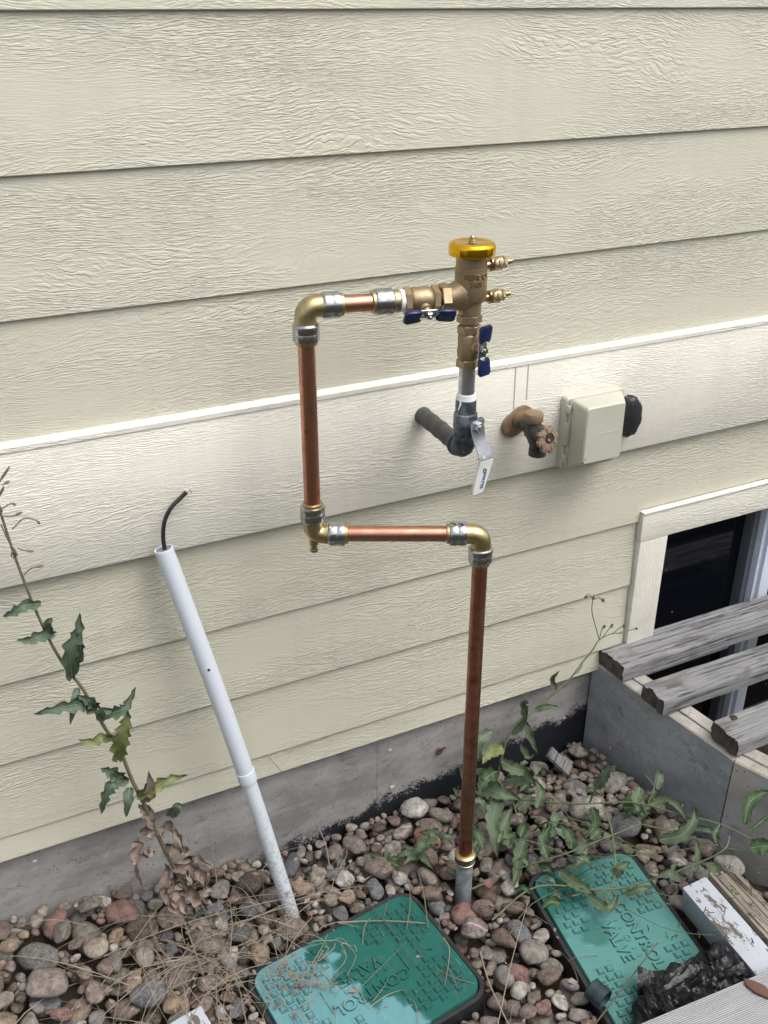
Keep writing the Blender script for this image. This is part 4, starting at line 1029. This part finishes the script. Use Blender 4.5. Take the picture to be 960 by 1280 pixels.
# ================================================================== LEAVES / PLANTS
def leaf(name, mats, parent, pts, w, lobes=0, lob=0, curl=.25, seed=0, face=None, crumple=0, n=22, tip=1.0):
    P_ = spline(pts, max(2, n//(len(pts)-1))); N_ = len(P_); b = MB(); rows = []
    face = Vector(face) if face is not None else (CAM-P_[N_//2]).normalized()
    rs_ = random.Random(seed)
    ph = rs_.uniform(0, 6)
    for i, p in enumerate(P_):
        t = i/(N_-1); d = (P_[min(i+1, N_-1)]-P_[max(i-1, 0)]).normalized()
        side = d.cross(face).normalized(); up_ = side.cross(d).normalized()
        ww = w*(math.sin(math.pi*min(1, (t**.75)*.97+.03))**.7)*(1-.25*t*tip) if t < .995 else w*.02
        row = []
        for k, s_ in enumerate((-1, -.72, -.4, 0, .4, .72, 1)):
            lb = 1
            if lobes and abs(s_) > .3:
                sw = (t*lobes+ph+(.35 if s_ > 0 else 0)) % 1.0
                lb = 1-lob*abs(s_)*(sw if sw < .8 else (1-sw)*4)
            x = s_*ww*lb
            z = curl*w*(s_*s_)*(1 if rs_.random() < 2 else 0)+.12*w*math.sin(t*17+ph+s_*2.2)*abs(s_)
            q = p+side*x+up_*z
            if crumple: q += Vector((noise.noise(q*70+V(seed, 0, 0)), noise.noise(q*70+V(0, seed, 0)), noise.noise(q*70+V(0, 0, seed))))*crumple
            row.append(b.bm.verts.new(q))
        rows.append(row)
    for A, B in zip(rows, rows[1:]):
        for i in range(6): b.quad((A[i], A[i+1], B[i+1], B[i]), 0)
    rr_ = [max(.0003, .0008*(1-i/N_)*min(1.3, w/.012)) for i in range(N_)]
    b.tube([p+((CAM-p).normalized())*.0004 for p in P_], rr_, 4, 1)
    return b.build(name, mats, parent, 180)
def pxl(lst, ax, val): return [at(x, y, ax, v if v is not None else val) for x, y, v in [(q+(None,))[:3] for q in lst]]

# --- prickly lettuce at the left
let = thing('tall_weed', (.262, -.10, .03), 'tall spindly weed with jagged leaves and dead brown lower leaves at left by the wall', 'weed')
YL = -.115
st = pxl([(-22, 560), (-8, 615), (2, 645), (22, 705), (50, 775), (76, 825), (104, 862), (130, 908), (150, 938), (165, 975), (185, 1015), (200, 1050), (218, 1085), (236, 1118)], 1, YL)
sp_pts = spline(st, 5); b = MB(); b.tube(sp_pts, [.0014+.0030*(i/len(sp_pts)) for i in range(len(sp_pts))], 8); b.build('stem', M['stem'], let)
for tw in ([(2, 645), (-3, 610), (12, 583)], [(2, 606), (12, 602)], [(-3, 640), (12, 630), (20, 631)], [(0, 645), (15, 645), (28, 640)], [(15, 662), (30, 648), (44, 650), (50, 655)], [(22, 685), (30, 688), (42, 689)], [(1, 655), (10, 675), (22, 695)], [(30, 718), (40, 710), (55, 707)], [(20, 700), (14, 694), (18, 688)], [(3, 640), (-2, 625), (5, 608)]):
    b = MB(); q = spline(pxl(tw, 1, YL-.004), 4); b.tube(q, [.0010]*(len(q)-3)+[.0020, .0022, .0010], 6); b.build('bud_twig', M['stem'], let)
for (lp, w, kind, lo, amt) in (
    ([(50, 755), (32, 757), (18, 765), (5, 770)], .0085, 'leaf', 4, .65), ([(68, 792), (50, 795), (38, 800), (22, 800)], .009, 'leaf', 4, .6),
    ([(90, 848), (88, 815), (98, 790), (100, 765)], .0125, 'leaf', 5, .68), ([(90, 845), (100, 812), (97, 790)], .008, 'leaf', 4, .66),
    ([(62, 793), (60, 780), (66, 772)], .006, 'leaf', 0, 0), ([(118, 886), (105, 880), (78, 884), (42, 892)], .0125, 'leaf', 5, .7), ([(122, 885), (112, 876), (95, 868)], .009, 'leaf', 4, .66),
    ([(97, 860), (93, 880), (88, 905)], .0055, 'leaf', 0, 0), ([(128, 893), (148, 889), (158, 882), (170, 858)], .011, 'leaf', 5, .68), ([(126, 898), (130, 890), (140, 888)], .009, 'leaf', 2, .4),
    ([(148, 950), (151, 925), (157, 905), (160, 885)], .0145, 'leaf_y', 6, .68), ([(140, 922), (128, 922), (115, 927), (98, 924)], .008, 'leaf_y', 3, .5),
    ([(158, 975), (142, 980), (132, 995), (127, 1016)], .0110, 'leaf', 5, .68), ([(156, 975), (140, 965), (125, 960)], .012, 'leaf', 4, .66),
    ([(162, 985), (160, 1000), (158, 1020)], .0085, 'leaf', 2, .4), ([(172, 995), (190, 985), (210, 975), (232, 968)], .0125, 'leaf_y', 5, .7), ([(180, 1000), (188, 988), (186, 962)], .010, 'leaf_dead', 3, .5),
    ([(213, 1020), (220, 1010), (228, 1005)], .010, 'leaf', 2, .4)):
    j = [(x, y, YL-.012*math.sin(i*1.3)-.006*i) for i, (x, y) in enumerate(lp)]
    leaf('leaf', [M[kind], M['rib']], let, pxl(j, 1, YL), w*1.4, lo, amt, .35, int(w*1e5)+lp[-1][0], V(-.2, -1, .5), n=24)
for i, (lp, w) in enumerate((([(180, 1005), (186, 1020), (190, 1045)], .010), ([(188, 1030), (172, 1048), (170, 1075), (175, 1105)], .012), ([(196, 1040), (210, 1032), (222, 1040), (228, 1058)], .012), ([(205, 1060), (222, 1058), (238, 1068)], .014),
      ([(214, 1078), (235, 1082), (250, 1090), (262, 1110)], .018), ([(212, 1080), (206, 1105), (214, 1130), (222, 1142)], .015), ([(222, 1095), (236, 1110), (250, 1125), (262, 1135)], .017), ([(216, 1090), (224, 1115), (232, 1138)], .015), ([(230, 1078), (246, 1070), (262, 1082)], .010), ([(190, 1060), (184, 1066), (176, 1064)], .008))):
    j = [(x, y, YL+.01-.012*k) for k, (x, y) in enumerate(lp)]
    leaf('dead_leaf', [M['leaf_dead'], M['leaf_dead']], let, pxl(j, 1, YL), w*.95, 6, .65, .9, 90+i, V(-.2, -1, .4), .012, n=30)

# --- flowering weed by the well
YW = -.075
wd = thing('flowering_weed', (.99, -.06, -.03), 'leafy green weed with tiny dried flower heads leaning beside the window well', 'weed')
b = MB(); q = spline(pxl([(612, 1000), (622, 970), (632, 928), (647, 903), (670, 887), (695, 864), (712, 849), (728, 828), (741, 812), (749, 800), (765, 792), (778, 792)], 1, YW), 4); b.tube(q, [.0032-.0024*i/len(q) for i in range(len(q))], 8); b.build('stem', M['stem_g'], wd)
for tw in ([(749, 800), (745, 785), (740, 765), (741, 748)], [(741, 748), (736, 743), (732, 745)], [(741, 750), (748, 747), (753, 750)], [(752, 798), (760, 788), (764, 782)], [(765, 793), (774, 785), (779, 783)], [(770, 792), (782, 789), (794, 786)], [(749, 800), (752, 788), (754, 783)]):
    q = spline(pxl(tw, 1, YW), 4); b = MB(); b.tube(q, .0010, 6); e = q[-1]
    for k in range(7): b.lathe(e, V(random.uniform(-1, 1), random.uniform(-1, .3), random.uniform(-.4, 1)), [(0, .0008), (.003, .0020), (.0055, .0010)], 5, mi=1)
    b.build('flower_head', [M['stem_g'], M['straw_d']], wd)
for i, (lp, w, kind) in enumerate((([(695, 862), (690, 850), (699, 838)], .007, 'leaf_g'), ([(668, 888), (682, 884), (698, 883)], .008, 'leaf_g'), ([(655, 895), (655, 880), (662, 878)], .010, 'leaf_g'), ([(640, 918), (652, 905), (660, 885)], .0085, 'leaf_g'), ([(655, 900), (662, 920), (672, 942)], .009, 'leaf_g'),
        ([(628, 935), (612, 940), (602, 955)], .016, 'leaf_y'), ([(625, 950), (640, 960), (655, 965), (672, 985)], .015, 'leaf_g'), ([(618, 965), (606, 975), (598, 992)], .020, 'leaf_d'), ([(615, 915), (600, 925), (598, 950)], .014, 'leaf'), ([(728, 828), (722, 838), (716, 845)], .004, 'leaf_g'), ([(630, 975), (655, 975), (668, 995)], .016, 'leaf_g'), ([(650, 930), (660, 945), (670, 942)], .008, 'leaf_g'))):
    leaf('leaf', [M[kind], M['rib']], wd, pxl([(x, y, YW-.012*k) for k, (x, y) in enumerate(lp)], 1, YW), w*1.2, 5 if w > .012 else 3, .40, .3, 200+i, V(-.35, -1, .9))
# --- sprawling weed across the second valve box
tr = thing('trailing_weed', (.90, -.20, 0), 'sprawling green weed trailing over the faded valve box and window well corner', 'weed')
def zz(l, z): return [at(x, y, 2, z if len(q) < 3 else q[2]) for q in l for x, y in [q[:2]]]
for l, r in (([(575, 1010, .0), (640, 1000, .05), (720, 1005, .10), (790, 1003, .13), (850, 1018, .15), (905, 1032, .16), (975, 1068, .17)], .0022), ([(588, 1112, .0), (650, 1085, .04), (710, 1066, .08), (770, 1042, .11), (800, 1030, .12)], .0020),
             ([(615, 1150, .02), (672, 1108, .05), (760, 1112, .06), (820, 1098, .08), (870, 1080, .11), (905, 1062, .14), (912, 1045, .15)], .0021), ([(780, 1025, .10), (850, 1042, .12), (900, 1058, .13), (975, 1072, .15)], .0016), ([(715, 1120, .05), (760, 1112, .05), (830, 1118, .06), (960, 1170, .09)], .0012),
             ([(735, 1110, .05), (790, 1140, .05), (850, 1165, .06), (960, 1172, .10)], .0010), ([(735, 1010, .03), (745, 985, .10), (768, 958, .16)], .0024), ([(752, 1135, .04), (768, 1095, .07), (765, 1040, .10), (752, 1000, .12)], .0024), ([(645, 1110, 0), (655, 1060, .03), (640, 1000, .05), (622, 975, .06)], .0022), ([(800, 1000, .12), (818, 985, .14), (806, 968, .15)], .0012), ([(630, 1180, .02), (665, 1130, .03), (740, 1095, .05)], .0010)):
    q = spline(zz(l, .1), 5); b = MB(); b.tube(q, [r*(1-.4*i/len(q)) for i in range(len(q))], 7); b.build('stem', M['stem_g'], tr)
for i, (lp, w, kind) in enumerate((([(805, 1012, .13), (830, 1000, .15), (848, 1010, .16), (860, 1030, .15)], .008, 'leaf_g'), ([(824, 1050, .12), (850, 1045, .14), (866, 1028, .16), (868, 1010, .17)], .013, 'leaf_g'), ([(930, 1030, .16), (936, 1005, .19), (950, 993, .19), (966, 990, .19)], .011, 'leaf_d'), ([(938, 1060, .16), (955, 1058, .17), (972, 1062, .17)], .016, 'leaf_d'),
        ([(800, 985, .13), (795, 1000, .13), (800, 1018, .12)], .012, 'leaf'), ([(745, 985, .10), (755, 970, .14), (765, 950, .18)], .013, 'leaf'), ([(870, 1050, .12), (872, 1075, .10), (868, 1095, .08)], .006, 'leaf_g'), ([(715, 1060, .07), (712, 1045, .09), (700, 1030, .10)], .013, 'leaf_d'), ([(622, 1000, .05), (616, 1030, .06), (622, 1075, .04)], .018, 'leaf'),
        ([(655, 1050, .04), (648, 1075, .04), (642, 1110, .03)], .014, 'leaf_g'), ([(600, 985, .04), (620, 990, .07), (650, 1000, .06)], .020, 'leaf_g'), ([(640, 1060, .03), (630, 1035, .06), (640, 1010, .07)], .015, 'leaf_g'), ([(685, 1075, .06), (678, 1050, .08), (690, 1030, .08)], .011, 'leaf_d'), ([(768, 1095, .07), (776, 1085, .09), (786, 1078, .09)], .011, 'leaf_g'),
        ([(740, 1010, .05), (744, 1030, .06), (730, 1050, .05)], .012, 'leaf_d'), ([(900, 1030, .16), (893, 1045, .15), (900, 1060, .14)], .006, 'leaf_d'), ([(700, 1090, .05), (720, 1105, .06), (745, 1120, .05)], .013, 'leaf_g'), ([(735, 1120, .05), (760, 1135, .06), (772, 1118, .06)], .010, 'leaf_g'), ([(780, 1118, .06), (800, 1112, .08), (818, 1108, .07)], .007, 'leaf_g'),
        ([(960, 1020, .15), (948, 1030, .14), (935, 1040, .14)], .005, 'leaf_d'), ([(735, 1060, .08), (722, 1080, .07), (706, 1084, .06)], .008, 'leaf_g'), ([(670, 1010, .07), (676, 990, .09), (668, 975, .10)], .010, 'leaf_g'))):
    leaf('leaf', [M[kind], M['rib']], tr, zz(lp, .1), w*1.25, 6, .42, .35, 300+i, V(-.3, -.6, 1))
rl = random.Random(77)
for k in range(52):     # tangle of leaves round the weed's crown
    if k < 34: px, py = rl.gauss(645, 42), rl.gauss(1030, 42)
    else: px, py = rl.uniform(690, 900), rl.uniform(985, 1110)
    z = rl.uniform(.015, .075) if k < 34 else rl.uniform(.05, .12)
    c = at(px, py, 2, z)
    if c.y > -.03 or in_well(c.x+.03, c.y): continue
    a = rl.uniform(0, 6.28); L = rl.uniform(.020, .055); d = V(math.cos(a), math.sin(a), rl.uniform(-.2, .5))
    if c.y+d.y*L > -.02: d.y = -abs(d.y)
    leaf('leaf', [M[rl.choice(['leaf', 'leaf_g', 'leaf_d', 'leaf_d', 'leaf_g'])], M['rib']], tr, [c, c+d*L*.5+V(0, 0, L*.22), c+d*L+V(0, 0, -L*rl.uniform(-.1, .3))], L*rl.uniform(.18, .34), rl.choice([3, 5]), rl.uniform(.3, .6), rl.uniform(.1, .6), 900+k, V(rl.uniform(-.6, .3), -.5, 1), n=14)
for k in range(9):
    x0, y0 = rl.uniform(600, 720), rl.uniform(1000, 1110); q = spline(zz([(x0, y0, .01), (x0+rl.uniform(30, 80), y0+rl.uniform(-40, 20), rl.uniform(.04, .10)), (x0+rl.uniform(90, 200), y0+rl.uniform(-40, 40), rl.uniform(.05, .11))], .1), 6)
    if any(in_well(p_.x+.01, p_.y) or p_.y > -.02 for p_ in q): continue
    b = MB(); b.tube(q, [.0014*(1-.5*i/len(q)) for i in range(len(q))], 6); b.build('stem', M['stem_g'], tr)
b = MB()
for k in range(46):
    c = at(random.uniform(800, 955), random.uniform(1060, 1175), 2, random.uniform(.09, .15))
    for j in range(3):
        d = V(random.uniform(-1, 1), random.uniform(-1, 1), random.uniform(-.6, .8)).normalized(); b.tube([c, c+d*.004, c+d*.008], [.0006, .0011, .0003], 4)
fb = b.build('seed_bracts', M['leaf_d'], tr); fb['kind'] = 'stuff'
# small seedlings on the stones
def seedling(px, py, label, n_, size, kind, seed, z0=.01):
    rs_ = random.Random(seed); c = at(px, py, 2, z0); t = thing('seedling', c, label, 'seedling', 'small weed seedlings among the stones')
    b = MB(); b.cyl(c-V(0, 0, .03), c+V(0, 0, .006), .002, n=6); b.build('stem', M['stem_g'], t)
    for k in range(n_):
        a = 2*math.pi*k/n_+rs_.uniform(-.4, .4); L = size*rs_.uniform(.6, 1.15); d = V(math.cos(a), math.sin(a), 0)
        leaf('leaf', [M[kind], M['rib']], t, [c+V(0, 0, .004), c+d*L*.4+V(0, 0, L*.45), c+d*L+V(0, 0, L*rs_.uniform(.1, .6))], L*.24, 4, .45, .3, seed*10+k, V(-.2, -.5, 1), n=14)
seedling(478, 1085, 'dark green jagged seedling left of the deep green valve box top corner', 8, .040, 'leaf_d', 1)
seedling(520, 1075, 'pale green leafy seedling touching the top corner of the deep green lid', 7, .050, 'leaf_g', 2, .02)
seedling(548, 1055, 'light green seedling just left of the foot of the copper riser', 5, .042, 'leaf_g', 3)
seedling(571, 1100, 'curly mint green seedling beside the galvanised foot of the riser', 8, .030, 'leaf', 4)
seedling(600, 1060, 'small dark seedling right of the copper riser foot', 5, .032, 'leaf_d', 5)
seedling(245, 1150, 'tiny green seedling under the dead brown leaves of the tall weed', 5, .020, 'leaf_d', 6)

# dry grass
b = MB(); rg = random.Random(5)
def blade(p, d, L, h, r, b=None, droop=.3):
    q = [p+d*L*t+V(0, 0, h*math.sin(math.pi*min(1, t*.9+.05))-droop*0*t) for t in np.linspace(0, 1, 7)]
    j = V(-d.y, d.x, 0)*rg.uniform(-.15, .15)*L
    q = [v+j*math.sin(math.pi*k/6) for k, v in enumerate(q)]
    b.tube(q, [r*(1-.6*k/6) for k in range(7)], 4)
for k in range(215):
    if k < 115: x, y = rg.gauss(.26, .095), rg.gauss(-.26, .09)
    elif k < 165: x, y = rg.uniform(.05, .45), rg.uniform(-.48, -.05)
    else: x, y = rg.uniform(.3, 1.1), rg.uniform(-.6, -.06)
    a = rg.uniform(0, 6.28); L = rg.uniform(.06, .30) if k < 165 else rg.uniform(.03, .10)
    if y > -.03 or in_well(x, y, 0): continue
    d = V(math.cos(a), math.sin(a), 0)
    if (V(x, y, 0)+d*L).y > -.02: d.y = -abs(d.y)
    blade(V(x, y, gtop(x, y)+.002), d, L, rg.uniform(.0, .28)*L, rg.uniform(.0004, .0013), b)
for k in range(26):   # matted nest on the left end of the first lid
    a = rg.uniform(0, 6.28); c = at(rg.gauss(378, 22), rg.gauss(1212, 20), 2, .03); r_ = rg.uniform(.015, .07); a0 = rg.uniform(0, 6.28); arc = rg.uniform(.8, 2.6)
    q = [c+V(math.cos(a0+arc*t)*r_*1.1+rg.uniform(-.002, .002), math.sin(a0+arc*t)*r_*.75, .004+rg.uniform(0, .010)) for t in np.linspace(0, 1, 8)]
    b.tube(q, rg.uniform(.0003, .0007), 4)
dg_ = b.build('dry_grass', M['straw'], None); tag(dg_, 'dry straw coloured grass blades scattered over the stones', 'dry grass', kind='stuff')
b = MB()
for k in range(420):
    if k < 200: x, y = rg.gauss(.26, .10), rg.gauss(-.24, .11)
    elif k < 290: x, y = rg.gauss(1.12, .09), rg.gauss(-.09, .05)
    else: x, y = rg.uniform(-.1, 1.2), rg.uniform(-.7, -.03)
    if y > -.015 or in_well(x+.01, y): continue
    z = gtop(x, y)
    if z > .06: continue
    L = rg.uniform(.003, .010); a = rg.uniform(0, 6.28); d = V(math.cos(a), math.sin(a), rg.uniform(-.3, .3)); sdd = V(-math.sin(a), math.cos(a), rg.uniform(-.5, .5)); c = V(x, y, z+.001)
    p = [c-d*L, c-d*L*.2+sdd*L*.45, c+d*L, c+d*L*.1-sdd*L*.4+V(0, 0, L*.3)]
    b.quad([b.bm.verts.new(q) for q in p])
    if rg.random() < .5: b.quad([b.bm.verts.new(q+V(0, 0, .001)+sdd*L*.3+V(0, 0, L*.3)) for q in p])
tag(b.build('leaf_litter', M['leaf_dead'], None, 60), 'crumbs of dead brown leaf scattered between the stones', 'leaf litter', kind='stuff')
# long single stalks
def stalk(l, r, m='straw', label='', name='dry_stalk'):
    q = spline([at(*p[:2], p[2], p[3]) for p in l], 6); b = MB(); b.tube(q, [r*(1-.5*i/len(q)) for i in range(len(q))], 6)
    return tag(b.build(name, M[m], None), label, 'dry stalk')
stalk([(412, 1082, 2, .0), (405, 1050, 1, -.07), (385, 1010, 1, -.05), (360, 975, 1, -.03), (336, 946, 1, -.02)], .0012, label='thin tan stalk curving up against the foundation right of the plastic pipe')
stalk([(130, 1195, 2, .05), (200, 1165, 2, .07), (280, 1140, 2, .08), (380, 1118, 2, .05)], .0011, label='long pale stalk lying over the stones below the foot of the plastic pipe')
stalk([(262, 1035, 2, .10), (272, 1110, 2, .06), (278, 1180, 2, .05), (315, 1252, 2, .03)], .0010, label='long thin stalk bending down over the stones left of the deep green lid')
stalk([(207, 1175, 2, .04), (260, 1200, 2, .05), (325, 1250, 2, .04)], .0012, label='straight tan stalk lying left of the deep green lid corner')
stalk([(422, 1153, 2, .034), (480, 1151, 2, .036), (532, 1154, 2, .036)], .0017, label='straight straw stem lying across the top of the deep green lid')
stalk([(435, 1100, 2, .03), (480, 1150, 2, .038), (520, 1205, 2, .034)], .0011, 'straw_d', 'dark twig crossing the straw stem on the deep green lid')
stalk([(555, 1172, 2, .035), (562, 1190, 2, .036), (556, 1232, 2, .034)], .0012, label='bent tan stem on the right part of the deep green lid')
stalk([(600, 1190, 2, .03), (612, 1230, 2, .045), (640, 1290, 2, .04)], .0018, label='pale stem arching over the stones right of the deep green lid')
stalk([(622, 1282, 2, .03), (640, 1200, 2, .05), (662, 1120, 2, .06)], .0010, label='long thin stalk rising between the two valve boxes')
stalk([(740, 1285, 2, .04), (775, 1240, 2, .05), (822, 1178, 2, .05)], .0018, 'straw_d', 'dark twig lying across the faded teal lid')
stalk([(535, 1160, 2, .034), (530, 1120, 2, .04), (522, 1088, 2, .05)], .0014, 'stem_g', 'green stem hanging from the seedling onto the deep green lid')
stalk([(508, 1162, 2, .034), (513, 1125, 2, .04), (508, 1088, 2, .05)], .0013, 'stem_g', 'olive stem left of the green one on the deep green lid')

# ================================================================== TIMBER, BAG AND SCRAPS BOTTOM RIGHT
lm = thing('painted_timber', (1.14, -.63, 0), 'short timber with flaking white paint lying beside the window well', 'timber')
b = MB(); a = at(863, 1112, 2, .092); c = at(881, 1103, 2, .092)
ang = R(-4); Mz = Matrix.Rotation(ang, 3, 'Z') @ Matrix.Rotation(R(-9), 3, 'Y')
b.box((1.136, -.635, .060), (.027, .105, .034), Mz, .0025); o = b.build('timber_body', [M['flake_side'], M['flake']], lm, 30)
for f in o.data.polygons:
    if f.normal.z > .7: f.material_index = 1
ls = thing('strip_bundle', (1.2, -.65, 0), 'bundle of thin raw wood strips lying between the white timber and the well', 'wood strips')
for k in range(9):
    b = MB(); b.box((1.1700+.0090*k+.0010*(k % 2), -.640-.004*(k % 3), .078-.004*k+(.0025 if k % 2 else 0)), (.0036, .110, .022), Matrix.Rotation(R(-4), 3, 'Z'), .0008); b.build('strip', M['lath'], ls)
gbd = MB(); p0, p1 = at(775, 1290, 2, .125), at(945, 1219, 2, .125); dd = (p1-p0).normalized(); an = math.atan2(dd.y, dd.x); mid = (p0+p1)/2
gbo = MB(); gbo.box((0, -.07, -.0125), (.42, .07, .0125), None, .0015)
o = gbo.build('composite_board', M['greyboard'], None, 30); o.location = mid+V(dd.x*.10, dd.y*.10, 0); o.rotation_euler = (0, 0, an)
tag(o, 'grey grooved deck board lying across the bottom right corner', 'board')
# something for it to rest on
b = MB(); b.box((1.19, -.83, .045), (.05, .04, .054), None, .002); tag(b.build('wood_block', M['lath'], None), 'wood offcut under the grey deck board', 'block')
b = MB(); b.box((.80, -.85, .045), (.05, .04, .054), None, .002); tag(b.build('wood_block', M['lath'], None), 'wood offcut under the left end of the grey deck board', 'block')
# black crumpled film
b = MB(); nu, nv = 90, 46; A0 = at(790, 1272, 2, .05); A1 = at(925, 1192, 2, .085); du = A1-A0; dn = V(-du.y, du.x, 0).normalized()
if dn.y < 0: dn = -dn
grid = []
for i in range(nu+1):
    u = i/nu; row = []
    wid = (.024+.016*math.sin(u*3.0)+.014*smooth(.80, 1, u)+.008*noise.noise(Vector((u*9, 1, 0))))*(smooth(-.02, .10, u))*(1-.65*smooth(.93, 1, u))
    for j in range(nv):
        th = 2*math.pi*j/nv
        p = A0+du*u+dn*(math.cos(th)*wid*1.1-.010)+V(0, 0, math.sin(th)*wid*.45-.012+.008*math.sin(u*3.1))
        dun = du.normalized(); q = Vector((p.dot(dun)*13+6*noise.noise(p*14), p.dot(dn)*34, p.z*12)); v1 = noise.voronoi(q*1.5)[0]; v2 = noise.voronoi(q*3.4+V(5, 1, 2))[0]; f = .22*(v1[1]-v1[0])+.05*(v2[1]-v2[0])+.95*abs(noise.noise(q*.9))+.30*abs(noise.noise(q*2.2))+.06
        p += (dn*math.cos(th)+V(0, 0, math.sin(th)))*(f-.30)*.030*smooth(0, .1, u)*smooth(0, .06, 1-u)
        row.append(b.bm.verts.new(p))
    grid.append(row)
b.skin(grid)
# the torn flap standing on the lid
f0 = at(797, 1207, 2, .07)
fl = [[b.bm.verts.new(at(797+52*u+8*v*math.sin(u*5), 1207+14*u+6*math.sin(u*7)*u+(64-40*u)*v, 2, .060-.02*v+.010*math.sin(u*11+v*6)*(.3+v))) for v in np.linspace(0, 1, 7)] for u in np.linspace(0, 1, 12)]
for A, B in zip(fl, fl[1:]):
    for k in range(6): b.quad((A[k], A[k+1], B[k+1], B[k]))
tag(b.build('plastic_bag', M['bag'], None, 28), 'crumpled black plastic film between the faded lid and the grey board', 'plastic bag')
# pipe cap lying at the lid edge
c0 = at(738, 1234, 2, .045); dcap = V(.28, -1, -.1).normalized()
b = MB(); b.lathe(c0, dcap, [(0, .017), (.002, .0195), (.014, .0195), (.0145, .0188), (.017, .0188), (.0175, .0198), (.032, .0200), (.033, .0175), (.024, .0165), (.0238, 0)], 28)
capm = plain('dark_teal_plastic', (.012, .028, .034), .45, c2=(.02, .04, .046), bumpd=.0002)
tag(b.build('pipe_cap', capm, None), 'small dark round pipe cap lying at the left edge of the faded lid', 'pipe cap')
# chip of bark on the board, scrap near wall, painted scrap at the bottom left
bp = at(946, 1236, 2, .127); b = MB(); b.prism([(-.008, -.022), (.004, -.026), (.012, -.008), (.009, .012), (.003, .024), (-.007, .016), (-.011, .0)], 0, .004, Matrix.Translation(bp) @ Matrix.Rotation(R(25), 4, 'Z'), bev=.001)
tag(b.build('bark_chip', plain('bark', (.13, .065, .045), .85, c2=(.08, .04, .03), bumpd=.001), None), 'reddish brown bark chip on the grey deck board', 'bark')
b = MB(); sc_ = at(696, 943, 2, .035); b.box((0, 0, 0), (.016, .034, .0045), Matrix.Identity(3), .001)
o = b.build('wood_scrap', M['wood'], None, 30); o.location = sc_+V(0, -.012, -.012); o.rotation_euler = (R(38), R(-4), R(38)); tag(o, 'small grey wood scrap with a knot leaning in the corner by the well', 'wood scrap')
b = MB(); b.box((0, 0, 0), (.060, .035, .008), None, .001); o = b.build('painted_scrap', M['flake'], None, 30)
o.location = at(222, 1304, 2, .045); o.rotation_euler = (R(2), R(-2), R(8)); tag(o, 'scrap of white painted board cut by the bottom edge left of the lids', 'board')

# ================================================================== UNSEEN FENCE ADDED BEHIND THE CAMERA (darkens the lower wall, mirrored by the copper)
fmat = mat_wood('added_fence_wood', (.30, .25, .19), (.38, .32, .25), (.06, .045, .035), .5)
fc = thing('added_board_fence', (.5, -3.3, 0), 'brown boards added out of view behind the camera to darken the lower wall', 'added_fence')
fm = None
for k in range(56):
    if fm is None:
        b = MB(); b.box((0, 0, 0), (.069, .009, 1.08), None, .002); o = b.build('added_fence_board', fmat, None, 30); fm = o.data
    else:
        o = bpy.data.objects.new('added_fence_board', fm); COL.objects.link(o)
    o.parent = fc; o.location = (-3.9+.141*k, 0, 1.06+.004*math.sin(k*7.3))
for z in (.35, 1.8):
    b = MB(); b.box((0, 0, 0), (3.98, .02, .044), None, .002); o = b.build('added_fence_rail', fmat, None, 30); o.parent = fc; o.location = (-.02, -.030, z)
